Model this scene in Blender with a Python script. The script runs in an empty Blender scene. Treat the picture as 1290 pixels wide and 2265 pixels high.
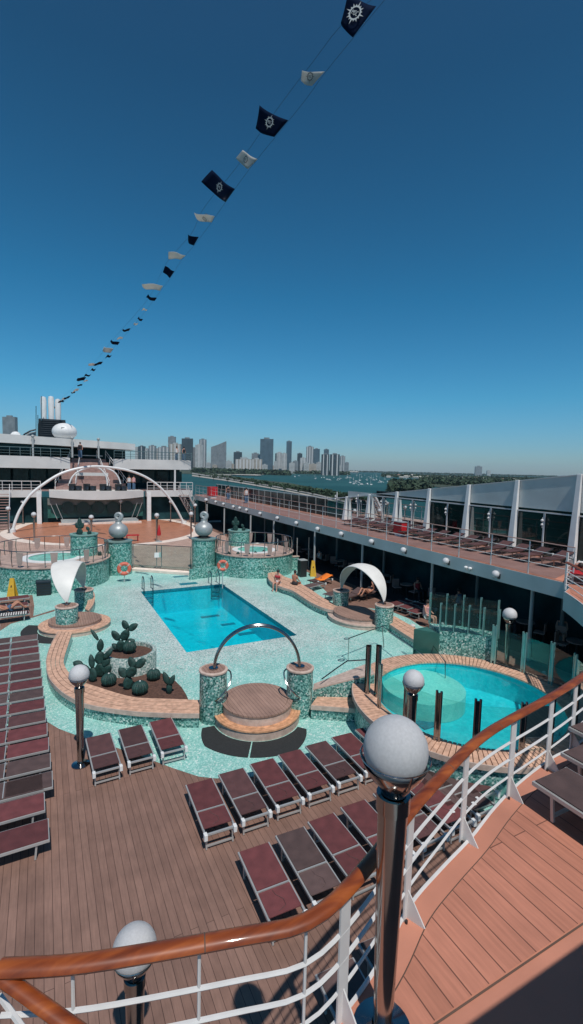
import bpy, bmesh, math, random
from mathutils import Vector, Matrix
from mathutils.geometry import tessellate_polygon
random.seed(7)
HAZE=.000022
S=bpy.context.scene; COL=S.collection
R=math.radians; pi=math.pi
# ---------------------------------------------------------------- camera model
F=1060.; CX,CY=645.,1132.5
def nv(v): return Vector(v).normalized()
_Y=nv(((95-CX)/F,-(1022.2-CY)/F,-1)); _e=nv((1,-.025,0)); _Z=_e.cross(_Y).normalized()
if _Z.y<0: _Z=-_Z
_X=_Y.cross(_Z).normalized()
MR=Matrix((_X,_Y,_Z)); C0=Vector((0,0,7.5))
def ray(x,y): return MR@Vector(((x-CX)/F,-(y-CY)/F,-1))
def at(x,y,z=0.):
    d=ray(x,y); return C0+d*((z-7.5)/d.z)
def atX(x,y,X): d=ray(x,y); return C0+d*(X/d.x)
def atY(x,y,Y): d=ray(x,y); return C0+d*(Y/d.y)
def atD(x,y,D): return C0+ray(x,y)*D
def pj(p):
    c=MR.transposed()@(Vector(p)-C0); return (CX-F*c.x/c.z, CY+F*c.y/c.z)
def up(P,py):
    lo,hi=-5.,40.
    for _ in range(50):
        m=(lo+hi)/2
        if pj((P[0],P[1],m))[1]>py: lo=m
        else: hi=m
    return lo
cam=bpy.data.objects.new('camera',bpy.data.cameras.new('camera')); COL.objects.link(cam)
cam.matrix_world=Matrix.Translation(C0)@MR.to_4x4()
cam.data.sensor_fit='VERTICAL'; cam.data.sensor_height=36; cam.data.lens=36*F/2265
cam.data.clip_start=.05; cam.data.clip_end=90000
S.camera=cam
# ---------------------------------------------------------------- materials
MATS={}
def nodes(name):
    m=bpy.data.materials.new(name); m.use_nodes=True; MATS[name]=m
    nt=m.node_tree; return m,nt,nt.nodes['Principled BSDF']
def N(nt,t,**k):
    n=nt.nodes.new(t)
    for a,b in k.items():
        if a in n.inputs.keys(): n.inputs[a].default_value=b
        else: setattr(n,a,b)
    return n
def L(nt,a,b): nt.links.new(a,b)
def setp(b,rough=.5,metal=0,spec=.5,coat=0,trans=0):
    b.inputs['Roughness'].default_value=rough; b.inputs['Metallic'].default_value=metal
    b.inputs['Specular IOR Level'].default_value=spec; b.inputs['Coat Weight'].default_value=coat
    b.inputs['Transmission Weight'].default_value=trans
def c4(c): return (c[0],c[1],c[2],1)
def ramp(nt,stops):
    r=nt.nodes.new('ShaderNodeValToRGB'); e=r.color_ramp.elements
    e[0].position,e[0].color=stops[0][0],c4(stops[0][1]); e[1].position,e[1].color=stops[-1][0],c4(stops[-1][1])
    for p,c in stops[1:-1]:
        x=e.new(p); x.color=c4(c)
    return r
def plain(name,col,rough=.5,metal=0,var=.12,scale=3.,bump=0.,coat=0,spec=.5,world=False):
    m,nt,b=nodes(name); setp(b,rough,metal,spec,coat)
    tc=N(nt,'ShaderNodeTexCoord'); no=N(nt,'ShaderNodeTexNoise'); no.inputs['Scale'].default_value=scale; no.inputs['Detail'].default_value=6
    if world:
        g=N(nt,'ShaderNodeNewGeometry'); L(nt,g.outputs['Position'],no.inputs['Vector'])
    else: L(nt,tc.outputs['Object'],no.inputs['Vector'])
    r=ramp(nt,[(.3,[c*(1-var) for c in col]),(.7,[min(1,c*(1+var)) for c in col])])
    L(nt,no.outputs['Fac'],r.inputs['Fac']); L(nt,r.outputs['Color'],b.inputs['Base Color'])
    rr=N(nt,'ShaderNodeMapRange'); rr.inputs['To Min'].default_value=max(.02,rough-.08); rr.inputs['To Max'].default_value=min(1,rough+.1)
    L(nt,no.outputs['Fac'],rr.inputs['Value']); L(nt,rr.outputs['Result'],b.inputs['Roughness'])
    if bump:
        bp=N(nt,'ShaderNodeBump'); bp.inputs['Strength'].default_value=bump; bp.inputs['Distance'].default_value=.01
        n2=N(nt,'ShaderNodeTexNoise'); n2.inputs['Scale'].default_value=scale*12; L(nt,tc.outputs['Object'],n2.inputs['Vector'])
        L(nt,n2.outputs['Fac'],bp.inputs['Height']); L(nt,bp.outputs['Normal'],b.inputs['Normal'])
    return m
def planks(name,c1,c2,mort,w=.13,length=2.6,mw=.010,rough=.65,axis='Y',var=.25):
    m,nt,b=nodes(name); setp(b,rough)
    g=N(nt,'ShaderNodeNewGeometry'); sp=N(nt,'ShaderNodeSeparateXYZ'); L(nt,g.outputs['Position'],sp.inputs[0])
    cb=N(nt,'ShaderNodeCombineXYZ')
    L(nt,sp.outputs['Y' if axis=='Y' else 'X'],cb.inputs[0]); L(nt,sp.outputs['X' if axis=='Y' else 'Y'],cb.inputs[1])
    br=N(nt,'ShaderNodeTexBrick'); L(nt,cb.outputs[0],br.inputs['Vector'])
    br.offset=.37; br.inputs['Scale'].default_value=1; br.inputs['Mortar Size'].default_value=mw/2; br.inputs['Mortar Smooth'].default_value=.2
    br.inputs['Brick Width'].default_value=length; br.inputs['Row Height'].default_value=w
    br.inputs['Color1'].default_value=c4(c1); br.inputs['Color2'].default_value=c4(c2); br.inputs['Mortar'].default_value=c4(mort)
    no=N(nt,'ShaderNodeTexNoise'); no.inputs['Scale'].default_value=1.1; no.inputs['Detail'].default_value=8; no.inputs['Roughness'].default_value=.65; L(nt,g.outputs['Position'],no.inputs['Vector'])
    no2=N(nt,'ShaderNodeTexNoise'); no2.inputs['Scale'].default_value=30; no2.inputs['Detail'].default_value=4
    mp=N(nt,'ShaderNodeMapping'); mp.inputs['Scale'].default_value=(1,.08,1) if axis=='Y' else (.08,1,1); L(nt,g.outputs['Position'],mp.inputs[0]); L(nt,mp.outputs[0],no2.inputs['Vector'])
    r=ramp(nt,[(.25,(1-var,)*3),(.75,(1+var*.6,)*3)]); L(nt,no.outputs['Fac'],r.inputs[0])
    r2=ramp(nt,[(.3,(.88,)*3),(.7,(1.1,)*3)]); L(nt,no2.outputs['Fac'],r2.inputs[0])
    m1=N(nt,'ShaderNodeMix',data_type='RGBA',blend_type='MULTIPLY'); m1.inputs[0].default_value=1
    L(nt,br.outputs['Color'],m1.inputs[6]); L(nt,r.outputs[0],m1.inputs[7])
    m2=N(nt,'ShaderNodeMix',data_type='RGBA',blend_type='MULTIPLY'); m2.inputs[0].default_value=1
    L(nt,m1.outputs[2],m2.inputs[6]); L(nt,r2.outputs[0],m2.inputs[7]); L(nt,m2.outputs[2],b.inputs['Base Color'])
    return m
def mosaic(name,stops,cell=.035,rough=.35,edge=None,zone=None,wear=.15):
    """voronoi pebbles / glass tesserae: each cell takes a random colour from the ramp"""
    m,nt,b=nodes(name); setp(b,rough)
    g=N(nt,'ShaderNodeNewGeometry')
    v=N(nt,'ShaderNodeTexVoronoi'); v.inputs['Scale'].default_value=1/cell; L(nt,g.outputs['Position'],v.inputs['Vector'])
    s=N(nt,'ShaderNodeSeparateColor'); L(nt,v.outputs['Color'],s.inputs[0])
    r=ramp(nt,stops); r.color_ramp.interpolation='CONSTANT'; L(nt,s.outputs[0],r.inputs[0])
    no=N(nt,'ShaderNodeTexNoise'); no.inputs['Scale'].default_value=.9; no.inputs['Detail'].default_value=7; L(nt,g.outputs['Position'],no.inputs['Vector'])
    rr=ramp(nt,[(.3,(1-wear,)*3),(.7,(1+wear*.5,)*3)]); L(nt,no.outputs['Fac'],rr.inputs[0])
    out=r.outputs[0]
    if zone:
        x0,x1,y0,y1,fall,zst=zone
        sp=N(nt,'ShaderNodeSeparateXYZ'); L(nt,g.outputs['Position'],sp.inputs[0])
        def mth(op,a,bv):
            n=N(nt,'ShaderNodeMath',operation=op)
            for i,q in enumerate((a,bv)):
                if q is None: continue
                if isinstance(q,(int,float)): n.inputs[i].default_value=q
                else: L(nt,q,n.inputs[i])
            return n.outputs[0]
        dx=mth('SUBTRACT',mth('ABSOLUTE',mth('SUBTRACT',sp.outputs[0],(x0+x1)/2),None),(x1-x0)/2)
        dy=mth('SUBTRACT',mth('ABSOLUTE',mth('SUBTRACT',sp.outputs[1],(y0+y1)/2),None),(y1-y0)/2)
        dd=mth('MAXIMUM',dx,dy)
        n3=N(nt,'ShaderNodeTexNoise'); n3.inputs['Scale'].default_value=12.; n3.inputs['Detail'].default_value=5; L(nt,g.outputs['Position'],n3.inputs['Vector'])
        dd=mth('ADD',dd,mth('MULTIPLY',mth('SUBTRACT',n3.outputs['Fac'],.5),3.2))
        dd=mth('ADD',dd,mth('MULTIPLY',mth('SUBTRACT',s.outputs[2],.5),2.4))
        mr=N(nt,'ShaderNodeMapRange'); mr.inputs['From Min'].default_value=fall*.6; mr.inputs['From Max'].default_value=fall*1.1; L(nt,dd,mr.inputs['Value'])
        rz=ramp(nt,zst); rz.color_ramp.interpolation='CONSTANT'; L(nt,s.outputs[1],rz.inputs[0])
        mx=N(nt,'ShaderNodeMix',data_type='RGBA'); L(nt,mr.outputs['Result'],mx.inputs[0]); L(nt,rz.outputs[0],mx.inputs[6]); L(nt,out,mx.inputs[7]); out=mx.outputs[2]
    m1=N(nt,'ShaderNodeMix',data_type='RGBA',blend_type='MULTIPLY'); m1.inputs[0].default_value=1
    L(nt,out,m1.inputs[6]); L(nt,rr.outputs[0],m1.inputs[7]); L(nt,m1.outputs[2],b.inputs['Base Color'])
    return m
def glassy(name,tint,opac=.0,col=(.3,.5,.5),rough=.02,ior=1.45):
    m,nt,b=nodes(name); nt.nodes.remove(b); out=nt.nodes['Material Output']
    tr=N(nt,'ShaderNodeBsdfTransparent'); tr.inputs[0].default_value=c4(tint)
    gl=N(nt,'ShaderNodeBsdfGlossy'); gl.inputs['Roughness'].default_value=rough; gl.inputs['Color'].default_value=(.9,.95,.95,1)
    fr=N(nt,'ShaderNodeFresnel'); fr.inputs[0].default_value=ior
    mx=N(nt,'ShaderNodeMixShader'); L(nt,fr.outputs[0],mx.inputs[0]); L(nt,tr.outputs[0],mx.inputs[1]); L(nt,gl.outputs[0],mx.inputs[2])
    if opac:
        df=N(nt,'ShaderNodeBsdfDiffuse'); df.inputs[0].default_value=c4(col)
        m2=N(nt,'ShaderNodeMixShader'); m2.inputs[0].default_value=opac; L(nt,mx.outputs[0],m2.inputs[1]); L(nt,df.outputs[0],m2.inputs[2]); L(nt,m2.outputs[0],out.inputs[0])
    else: L(nt,mx.outputs[0],out.inputs[0])
    return m
def water(name,tint,rough=.04,bscale=3.,bstr=.25,bdist=.02):
    m=glassy(name,tint,rough=rough,ior=1.33); nt=m.node_tree
    g=N(nt,'ShaderNodeNewGeometry'); no=N(nt,'ShaderNodeTexNoise'); no.inputs['Scale'].default_value=bscale; no.inputs['Detail'].default_value=3; no.inputs['Distortion'].default_value=1.2
    L(nt,g.outputs['Position'],no.inputs['Vector']); bp=N(nt,'ShaderNodeBump'); bp.inputs['Strength'].default_value=bstr; bp.inputs['Distance'].default_value=bdist
    L(nt,no.outputs['Fac'],bp.inputs['Height'])
    for n in nt.nodes:
        if n.type in('FRESNEL','BSDF_GLOSSY'): L(nt,bp.outputs[0],n.inputs['Normal'])
    return m
def facade(name,wall,win,fw=4.,fh=3.5,mort=.3,rough=.4,vert=False):
    """regular floors and window bays on far towers (brick pattern on object coords)"""
    m,nt,b=nodes(name); setp(b,rough)
    tc=N(nt,'ShaderNodeTexCoord'); sp=N(nt,'ShaderNodeSeparateXYZ'); L(nt,tc.outputs['Object'],sp.inputs[0])
    ad=N(nt,'ShaderNodeMath',operation='ADD'); L(nt,sp.outputs[0],ad.inputs[0]); L(nt,sp.outputs[1],ad.inputs[1])
    cb=N(nt,'ShaderNodeCombineXYZ'); L(nt,ad.outputs[0],cb.inputs[0]); L(nt,sp.outputs[2],cb.inputs[1])
    br=N(nt,'ShaderNodeTexBrick'); br.offset=0; L(nt,cb.outputs[0],br.inputs['Vector']); br.inputs['Scale'].default_value=1
    br.inputs['Brick Width'].default_value=fw; br.inputs['Row Height'].default_value=fh; br.inputs['Mortar Size'].default_value=mort; br.inputs['Mortar Smooth'].default_value=.1
    br.inputs['Color1'].default_value=c4(win); br.inputs['Color2'].default_value=c4([c*1.35 for c in win]); br.inputs['Mortar'].default_value=c4(wall)
    no=N(nt,'ShaderNodeTexNoise'); no.inputs['Scale'].default_value=.03; no.inputs['Detail'].default_value=5; L(nt,tc.outputs['Object'],no.inputs['Vector'])
    rr=ramp(nt,[(.3,(.75,)*3),(.7,(1.15,)*3)]); L(nt,no.outputs['Fac'],rr.inputs[0])
    m1=N(nt,'ShaderNodeMix',data_type='RGBA',blend_type='MULTIPLY'); m1.inputs[0].default_value=1
    L(nt,br.outputs['Color'],m1.inputs[6]); L(nt,rr.outputs[0],m1.inputs[7]); L(nt,m1.outputs[2],b.inputs['Base Color'])
    return m
main_planks=planks('main_planks',(.262,.152,.116),(.212,.120,.091),(.078,.040,.031),w=.132,mw=.010,length=7.,var=.3)
balc_planks=planks('balcony_planks',(.50,.205,.135),(.44,.178,.115),(.15,.060,.040),w=.185,mw=.012,length=5.,var=.18)
balc_plain=plain('balcony_margin',(.49,.205,.135),.7,var=.15,scale=1.2,bump=.2,world=True)
far_planks=planks('far_planks',(.52,.35,.28),(.47,.31,.25),(.25,.16,.13),w=.14,mw=.012)
dance=planks('dance_floor',(.50,.21,.12),(.46,.19,.11),(.3,.13,.08),w=.16,mw=.006,rough=.4)
sandy=plain('sandy_border',(.72,.60,.52),.8,var=.12,scale=2,world=True)
teak=plain('teak',(.60,.36,.25),.6,var=.28,scale=7,bump=.4,world=True)
teak_top=planks('teak_top',(.36,.225,.175),(.31,.19,.148),(.13,.075,.055),w=.105,mw=.012,length=9)
teak_pale=plain('teak_pale',(.50,.38,.32),.7,var=.2,scale=6,bump=.3,world=True)
teak_dark=plain('teak_gap',(.12,.07,.05),.9)
orange_teak=plain('orange_teak',(.60,.31,.17),.55,var=.3,scale=8,bump=.3,world=True)
aqua=mosaic('aqua_pebble',[(0,(.22,.49,.44)),(.25,(.30,.58,.52)),(.5,(.35,.63,.57)),(.72,(.23,.51,.46)),(.84,(.50,.70,.65)),(.95,(.66,.76,.72))],cell=.036,rough=.5,
   zone=(5.,10.05,18.5,28.8,1.7,[(0,(.46,.56,.52)),(.22,(.28,.42,.39)),(.4,(.60,.66,.62)),(.6,(.36,.52,.48)),(.78,(.70,.72,.69)),(.92,(.16,.25,.24))]),wear=.14)
tess=mosaic('green_mosaic',[(0,(.07,.21,.19)),(.28,(.15,.36,.32)),(.45,(.028,.12,.11)),(.62,(.21,.43,.385)),(.78,(.32,.50,.45)),(.91,(.58,.66,.62))],cell=.045,rough=.25)
tess_far=mosaic('green_mosaic_far',[(0,(.06,.23,.195)),(.3,(.13,.36,.31)),(.5,(.03,.14,.12)),(.64,(.18,.42,.37)),(.82,(.36,.54,.49))],cell=.07,rough=.3)
pooltile=mosaic('pool_tile',[(0,(.0,.56,.65)),(.5,(.0,.52,.62)),(.8,(.01,.60,.69))],cell=.12,rough=.4,wear=.12)
poolband=mosaic('pool_band',[(0,(.005,.15,.20)),(.5,(.008,.20,.26))],cell=.08,rough=.3)
pool2=mosaic('round_pool_tile',[(0,(.02,.58,.64)),(.5,(.02,.53,.60)),(.8,(.04,.62,.68))],cell=.1,rough=.4,wear=.1)
pool_step=mosaic('pool_step_tile',[(0,(.22,.62,.54)),(.5,(.27,.65,.57)),(.8,(.20,.58,.52))],cell=.06,rough=.4)
pool_step2=mosaic('pool_step_pale',[(0,(.46,.66,.58)),(.5,(.40,.62,.54)),(.8,(.55,.68,.62))],cell=.06,rough=.4)
w_pool=water('pool_water_m',(.60,.95,.97),bstr=.5); w_round=water('round_water_m',(.80,.97,.98)); w_tub=water('tub_water_m',(.6,.95,.9),bscale=8,bstr=.6)
white=plain('white_paint',(.72,.72,.71),.45,var=.06,scale=2); offwhite=plain('off_white',(.60,.59,.57),.5,var=.08,scale=.6)
grey_paint=plain('grey_paint',(.36,.38,.38),.5,var=.08,scale=.5)
fasc=plain('fascia_paint',(.43,.49,.49),.55,var=.10,scale=.6,world=True)
silver=plain('silver_paint',(.36,.38,.38),.45,.3,var=.06)
chrome=plain('chrome',(.36,.355,.35),.14,1.,var=.02); chrome_d=plain('chrome_dark',(.33,.32,.31),.12,1.,var=.05)
alu=plain('aluminium',(.50,.50,.49),.42,.45,var=.06); railw=plain('rail_white',(.62,.61,.60),.5,var=.07,scale=6)
globe_m=plain('globe_opal',(.56,.56,.57),.5,var=.07,scale=55,bump=.6,coat=.0)
black=plain('black_plastic',(.015,.018,.02),.5); navy=plain('navy_paint',(.012,.022,.035),.5)
mat_black=plain('black_mat',(.022,.024,.025),.9,var=.25,scale=20,bump=.5)
maroon=plain('maroon_mesh',(.125,.034,.036),.75,var=.18,scale=5,bump=.5); taupe=plain('taupe_mesh',(.095,.058,.055),.75,var=.18,scale=5,bump=.5)
dkmar=plain('dark_maroon_mesh',(.085,.036,.036),.75,var=.18,scale=5,bump=.5)
rail_wood,_nt,_b=nodes('handrail_wood'); setp(_b,.45,0,.35,.2)
_tc=N(_nt,'ShaderNodeNewGeometry'); _no=N(_nt,'ShaderNodeTexNoise'); _no.inputs['Scale'].default_value=5; _no.inputs['Detail'].default_value=10; _no.inputs['Distortion'].default_value=.6
_mp=N(_nt,'ShaderNodeMapping'); _mp.inputs['Scale'].default_value=(.5,2.4,2.); L(_nt,_tc.outputs['Position'],_mp.inputs[0]); L(_nt,_mp.outputs[0],_no.inputs['Vector'])
_r=ramp(_nt,[(.3,(.12,.024,.008)),(.5,(.23,.050,.012)),(.7,(.36,.093,.020))]); L(_nt,_no.outputs['Fac'],_r.inputs[0]); L(_nt,_r.outputs[0],_b.inputs['Base Color'])
soil=plain('soil',(.105,.052,.036),.95,var=.4,scale=14,bump=1.,world=True); cactus_m=plain('cactus_green',(.011,.047,.040),.6,var=.5,scale=9,bump=.6)
red=plain('red_paint',(.45,.015,.02),.5); ring_m=plain('life_ring_orange',(.62,.13,.08),.5); yellow=plain('yellow_plastic',(.62,.36,.03),.45)
orange=plain('orange_towel',(.85,.20,.02),.85,bump=.5); shell_in=plain('shell_lining',(.45,.47,.44),.6)
shell_out=plain('shell_white',(.70,.68,.64),.5,var=.06,scale=2)
skin=plain('skin_tan',(.42,.19,.12),.55,var=.08,scale=8); skin2=plain('skin_fair',(.52,.27,.20),.55,var=.08,scale=8); hair_d=plain('hair_dark',(.02,.014,.012),.6)
cloth_r=plain('cloth_red',(.4,.03,.04),.8); cloth_w=plain('cloth_white',(.6,.58,.56),.8); cloth_k=plain('cloth_black',(.02,.02,.025),.8); cloth_p=plain('cloth_pink',(.6,.32,.33),.8); cloth_b=plain('cloth_blue',(.06,.12,.2),.8)
glass=glassy('screen_glass',(.72,.87,.84),opac=.03,col=(.35,.55,.52)); glass_t=glassy('tint_glass',(.16,.28,.28),opac=.15,col=(.02,.06,.06))
frost=plain('frosted_panel',(.50,.54,.53),.4,var=.09,scale=1.1,world=True)
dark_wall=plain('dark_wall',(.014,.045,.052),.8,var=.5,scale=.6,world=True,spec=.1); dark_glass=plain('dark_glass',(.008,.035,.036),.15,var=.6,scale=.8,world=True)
brown_step=plain('brown_step',(.34,.215,.19),.8,var=.2,world=True); flag_n=plain('flag_navy',(.004,.010,.030),.9,spec=.05); flag_w=plain('flag_white',(.62,.60,.57),.8,var=.12)
print_w=plain('emblem_white',(.5,.52,.52),.8)
_nt=flag_w.node_tree; _b=_nt.nodes['Principled BSDF']; _t=N(_nt,'ShaderNodeBsdfTranslucent'); _t.inputs[0].default_value=(.75,.73,.70,1); _m=N(_nt,'ShaderNodeMixShader'); _m.inputs[0].default_value=.5; L(_nt,_b.outputs[0],_m.inputs[1]); L(_nt,_t.outputs[0],_m.inputs[2]); L(_nt,_m.outputs[0],_nt.nodes['Material Output'].inputs[0])
grey_print=plain('grey_print',(.16,.15,.14),.8)
# ---------------------------------------------------------------- object helpers
def tag(o,label=None,cat=None,group=None,kind=None):
    if label: o['label']=label
    if cat: o['category']=cat
    if group: o['group']=group
    if kind: o['kind']=kind
    return o
def empty(name,loc,label,cat,group=None,rz=0):
    o=bpy.data.objects.new(name,None); COL.objects.link(o); o.location=Vector(loc); o.rotation_euler=(0,0,rz); o.empty_display_size=.3
    return tag(o,label,cat,group)
def copy_tree(o,loc=None,rz=None,label=None,mats=None,parent=None):
    c=o.copy(); COL.objects.link(c)
    if parent: c.parent=parent
    if loc is not None: c.location=Vector(loc)
    if rz is not None: c.rotation_euler=(0,0,rz)
    if label: c['label']=label
    for ch in list(o.children):
        k=copy_tree(ch,parent=c)
    return c
def recolor(root,name,m):
    for c in root.children_recursive if hasattr(root,'children_recursive') else root.children:
        if c.name.split('.')[0]==name and c.type=='MESH':
            c.data=c.data.copy(); c.data.materials[0]=m
class MB:
    def __init__(s): s.v=[]; s.f=[]
    def add(s,vs,fs):
        n=len(s.v); s.v+= [Vector(v) for v in vs]; s.f+=[tuple(i+n for i in f) for f in fs]; return s
    def box(s,a,b):
        x0,y0,z0=a; x1,y1,z1=b
        return s.add([(x0,y0,z0),(x1,y0,z0),(x1,y1,z0),(x0,y1,z0),(x0,y0,z1),(x1,y0,z1),(x1,y1,z1),(x0,y1,z1)],[(3,2,1,0),(4,5,6,7),(0,1,5,4),(1,2,6,5),(2,3,7,6),(3,0,4,7)])
    def bar(s,p,q,w,h,upv=(0,0,1)):
        p=Vector(p);q=Vector(q);d=(q-p).normalized(); u=Vector(upv); sd=d.cross(u)
        if sd.length<1e-4: sd=d.cross(Vector((1,0,0)))
        sd.normalize(); u=sd.cross(d)
        vs=[]
        for c in (p,q):
            for a,b in ((-1,-1),(1,-1),(1,1),(-1,1)): vs.append(c+sd*a*w/2+u*b*h/2)
        return s.add(vs,[(0,1,2,3),(7,6,5,4),(0,4,5,1),(1,5,6,2),(2,6,7,3),(3,7,4,0)])
    def tube(s,pts,r,n=8,closed=False,rs=None,flat=1.):
        pts=[Vector(p) for p in pts]; m=len(pts); base=len(s.v); pr=None
        for i,p in enumerate(pts):
            if closed: t=pts[(i+1)%m]-pts[i-1]
            else: t=pts[min(i+1,m-1)]-pts[max(i-1,0)]
            t.normalize(); ref=Vector((0,0,1)) if abs(t.z)<.95 else Vector((1,0,0))
            if pr is not None and abs(pr.dot(t))<.9: ref=pr
            sd=t.cross(ref).normalized(); u=sd.cross(t).normalized(); pr=u
            rr=rs[i] if rs else r
            for k in range(n):
                a=2*pi*k/n; s.v.append(p+sd*math.cos(a)*rr+u*math.sin(a)*rr*flat)
        for i in range(m if closed else m-1):
            for k in range(n):
                a=base+i*n+k; b=base+i*n+(k+1)%n; c=base+((i+1)%m)*n+(k+1)%n; d=base+((i+1)%m)*n+k
                s.f.append((a,b,c,d))
        if not closed:
            s.f.append(tuple(base+k for k in reversed(range(n)))); s.f.append(tuple(base+(m-1)*n+k for k in range(n)))
        return s
    def lathe(s,prof,c=(0,0,0),n=24,a0=0,a1=2*pi):
        c=Vector(c); base=len(s.v); full=abs(a1-a0-2*pi)<1e-6; m=n if full else n+1
        for r,z in prof:
            for k in range(m):
                a=a0+(a1-a0)*k/n; s.v.append(c+Vector((r*math.cos(a),r*math.sin(a),z)))
        for i in range(len(prof)-1):
            for k in range(n):
                k2=(k+1)%m; s.f.append((base+i*m+k,base+i*m+k2,base+(i+1)*m+k2,base+(i+1)*m+k))
        return s
    def cyl(s,c,r,z0,z1,n=24,r2=None):
        r2=r if r2 is None else r2; e=1e-4
        return s.lathe([(e,z0),(r,z0),(r2,z1),(e,z1)],c,n)
    def ball(s,c,r,sz=1,nu=20,nv_=14):
        return s.lathe([(max(1e-4,r*math.sin(pi*i/nv_)),-r*sz*math.cos(pi*i/nv_)) for i in range(nv_+1)],c,nu)
    def poly(s,pts,z0,z1=None,holes=()):
        """flat polygon (z0 only) or prism z0..z1 from xy outline, with holes"""
        loops=[[Vector((p[0],p[1],0)) for p in pts]]+[[Vector((p[0],p[1],0)) for p in h] for h in holes]
        tris=tessellate_polygon(loops); flat=[p for l in loops for p in l]; nn=len(flat)
        zt=z0 if z1 is None else z1
        vs=[(p.x,p.y,zt) for p in flat]; fs=[]
        for t in tris:
            a,b,c=[flat[i] for i in t]
            fs.append(t if (b-a).cross(c-a).z>0 else (t[0],t[2],t[1]))
        if z1 is not None:
            vs+=[(p.x,p.y,z0) for p in flat]; k=0
            for l in loops:
                m=len(l)
                for i in range(m):
                    j=(i+1)%m; fs.append((k+i,k+j,nn+k+j,nn+k+i))
                k+=m
        return s.add(vs,fs)
    def quad(s,*p): return s.add(p,[tuple(range(len(p)))])
    def build(s,name,mat,parent=None,smooth=False,local=False,bevel=0,recalc=True):
        me=bpy.data.meshes.new(name); off=Vector((0,0,0))
        vs=s.v
        if parent is not None and not local:
            pm=parent; off=Vector((0,0,0))
            while pm is not None: off=off+Vector(pm.location); pm=pm.parent
            vs=[v-off for v in vs]
        me.from_pydata([tuple(v) for v in vs],[],s.f); me.validate()
        if recalc:
            bm=bmesh.new(); bm.from_mesh(me); bmesh.ops.recalc_face_normals(bm,faces=bm.faces); bm.to_mesh(me); bm.free()
        if smooth:
            me.polygons.foreach_set('use_smooth',[True]*len(me.polygons))
            if smooth!='all':
                try: me.set_sharp_from_angle(angle=R(40))
                except Exception: pass
        me.materials.append(mat); o=bpy.data.objects.new(name,me); COL.objects.link(o)
        if parent is not None: o.parent=parent
        if bevel:
            b=o.modifiers.new('bevel','BEVEL'); b.width=bevel; b.segments=2; b.limit_method='ANGLE'
        return o
def struct(name,mb,mat,**k):
    o=mb.build(name,mat,recalc=False,**k); o['kind']='structure'; return o
ORD=['first','second','third','fourth','fifth','sixth','seventh','eighth','ninth','tenth','eleventh','twelfth','thirteenth','fourteenth','fifteenth','sixteenth','seventeenth','eighteenth','nineteenth','twentieth','twenty-first','twenty-second','twenty-third','twenty-fourth','twenty-fifth','twenty-sixth','twenty-seventh','twenty-eighth','twenty-ninth','thirtieth']
def xy(p): return (p[0],p[1])
def circ(c,r,n=32,a0=0,a1=2*pi):
    full=abs(a1-a0-2*pi)<1e-6
    return [(c[0]+r*math.cos(a0+(a1-a0)*k/n),c[1]+r*math.sin(a0+(a1-a0)*k/n)) for k in range(n if full else n+1)]
def smooth_line(pts,n=6,closed=False):
    P=[Vector(p) for p in pts]; out=[]; m=len(P)
    rng=range(m if closed else m-1)
    for i in rng:
        if closed: a,b,c,d=P[i-1],P[i],P[(i+1)%m],P[(i+2)%m]
        else: a,b,c,d=P[max(i-1,0)],P[i],P[i+1],P[min(i+2,m-1)]
        for k in range(n):
            t=k/n; out.append(.5*((2*b)+(c-a)*t+(2*a-5*b+4*c-d)*t*t+(3*b-a-3*c+d)*t**3))
    if not closed: out.append(P[-1])
    return out
def resample(pts,n):
    P=[Vector(p) for p in pts]; ds=[0]
    for a,b in zip(P,P[1:]): ds.append(ds[-1]+(b-a).length)
    out=[]; j=0
    for k in range(n+1):
        t=ds[-1]*k/n
        while j<len(P)-2 and ds[j+1]<t: j+=1
        s=(t-ds[j])/max(1e-9,ds[j+1]-ds[j]); out.append(P[j].lerp(P[j+1],min(1,max(0,s))))
    return out
# ---------------------------------------------------------------- sky, sun
SH=Vector((.07,.58,-1.)).normalized()      # direction in which sunlight travels
sun=bpy.data.objects.new('sun',bpy.data.lights.new('sun','SUN')); COL.objects.link(sun)
sun.rotation_euler=SH.to_track_quat('-Z','Y').to_euler(); sun.data.energy=3.6; sun.data.angle=R(.55); sun.data.color=(1.,.955,.90)
sun.location=(0,-5,30)
W=bpy.data.worlds.new('World'); S.world=W; W.use_nodes=True; nt=W.node_tree; bg=nt.nodes['Background']
sky=N(nt,'ShaderNodeTexSky'); sky.sky_type='NISHITA'; sky.sun_disc=False; sky.sun_elevation=R(59.7); sky.sun_rotation=R(187); sky.air_density=1.; sky.dust_density=.5; sky.ozone_density=2.
tc=N(nt,'ShaderNodeTexCoord'); sp=N(nt,'ShaderNodeSeparateXYZ'); L(nt,tc.outputs['Generated'],sp.inputs[0])
rp=ramp(nt,[(.0,(.50,.68,.90)),(.05,(.37,.66,.90)),(.14,(.23,.70,.90)),(.32,(.14,.62,.80)),(.6,(.145,.47,.60)),(1.,(.31,.50,.60))]); L(nt,sp.outputs[2],rp.inputs[0])
mx=N(nt,'ShaderNodeMix',data_type='RGBA',blend_type='MULTIPLY'); mx.inputs[0].default_value=1
L(nt,sky.outputs[0],mx.inputs[6]); L(nt,rp.outputs[0],mx.inputs[7]); L(nt,mx.outputs[2],bg.inputs[0]); bg.inputs[1].default_value=.105
S.view_settings.view_transform='Standard'; S.view_settings.look='None'; S.view_settings.exposure=0; S.view_settings.gamma=1
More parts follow.
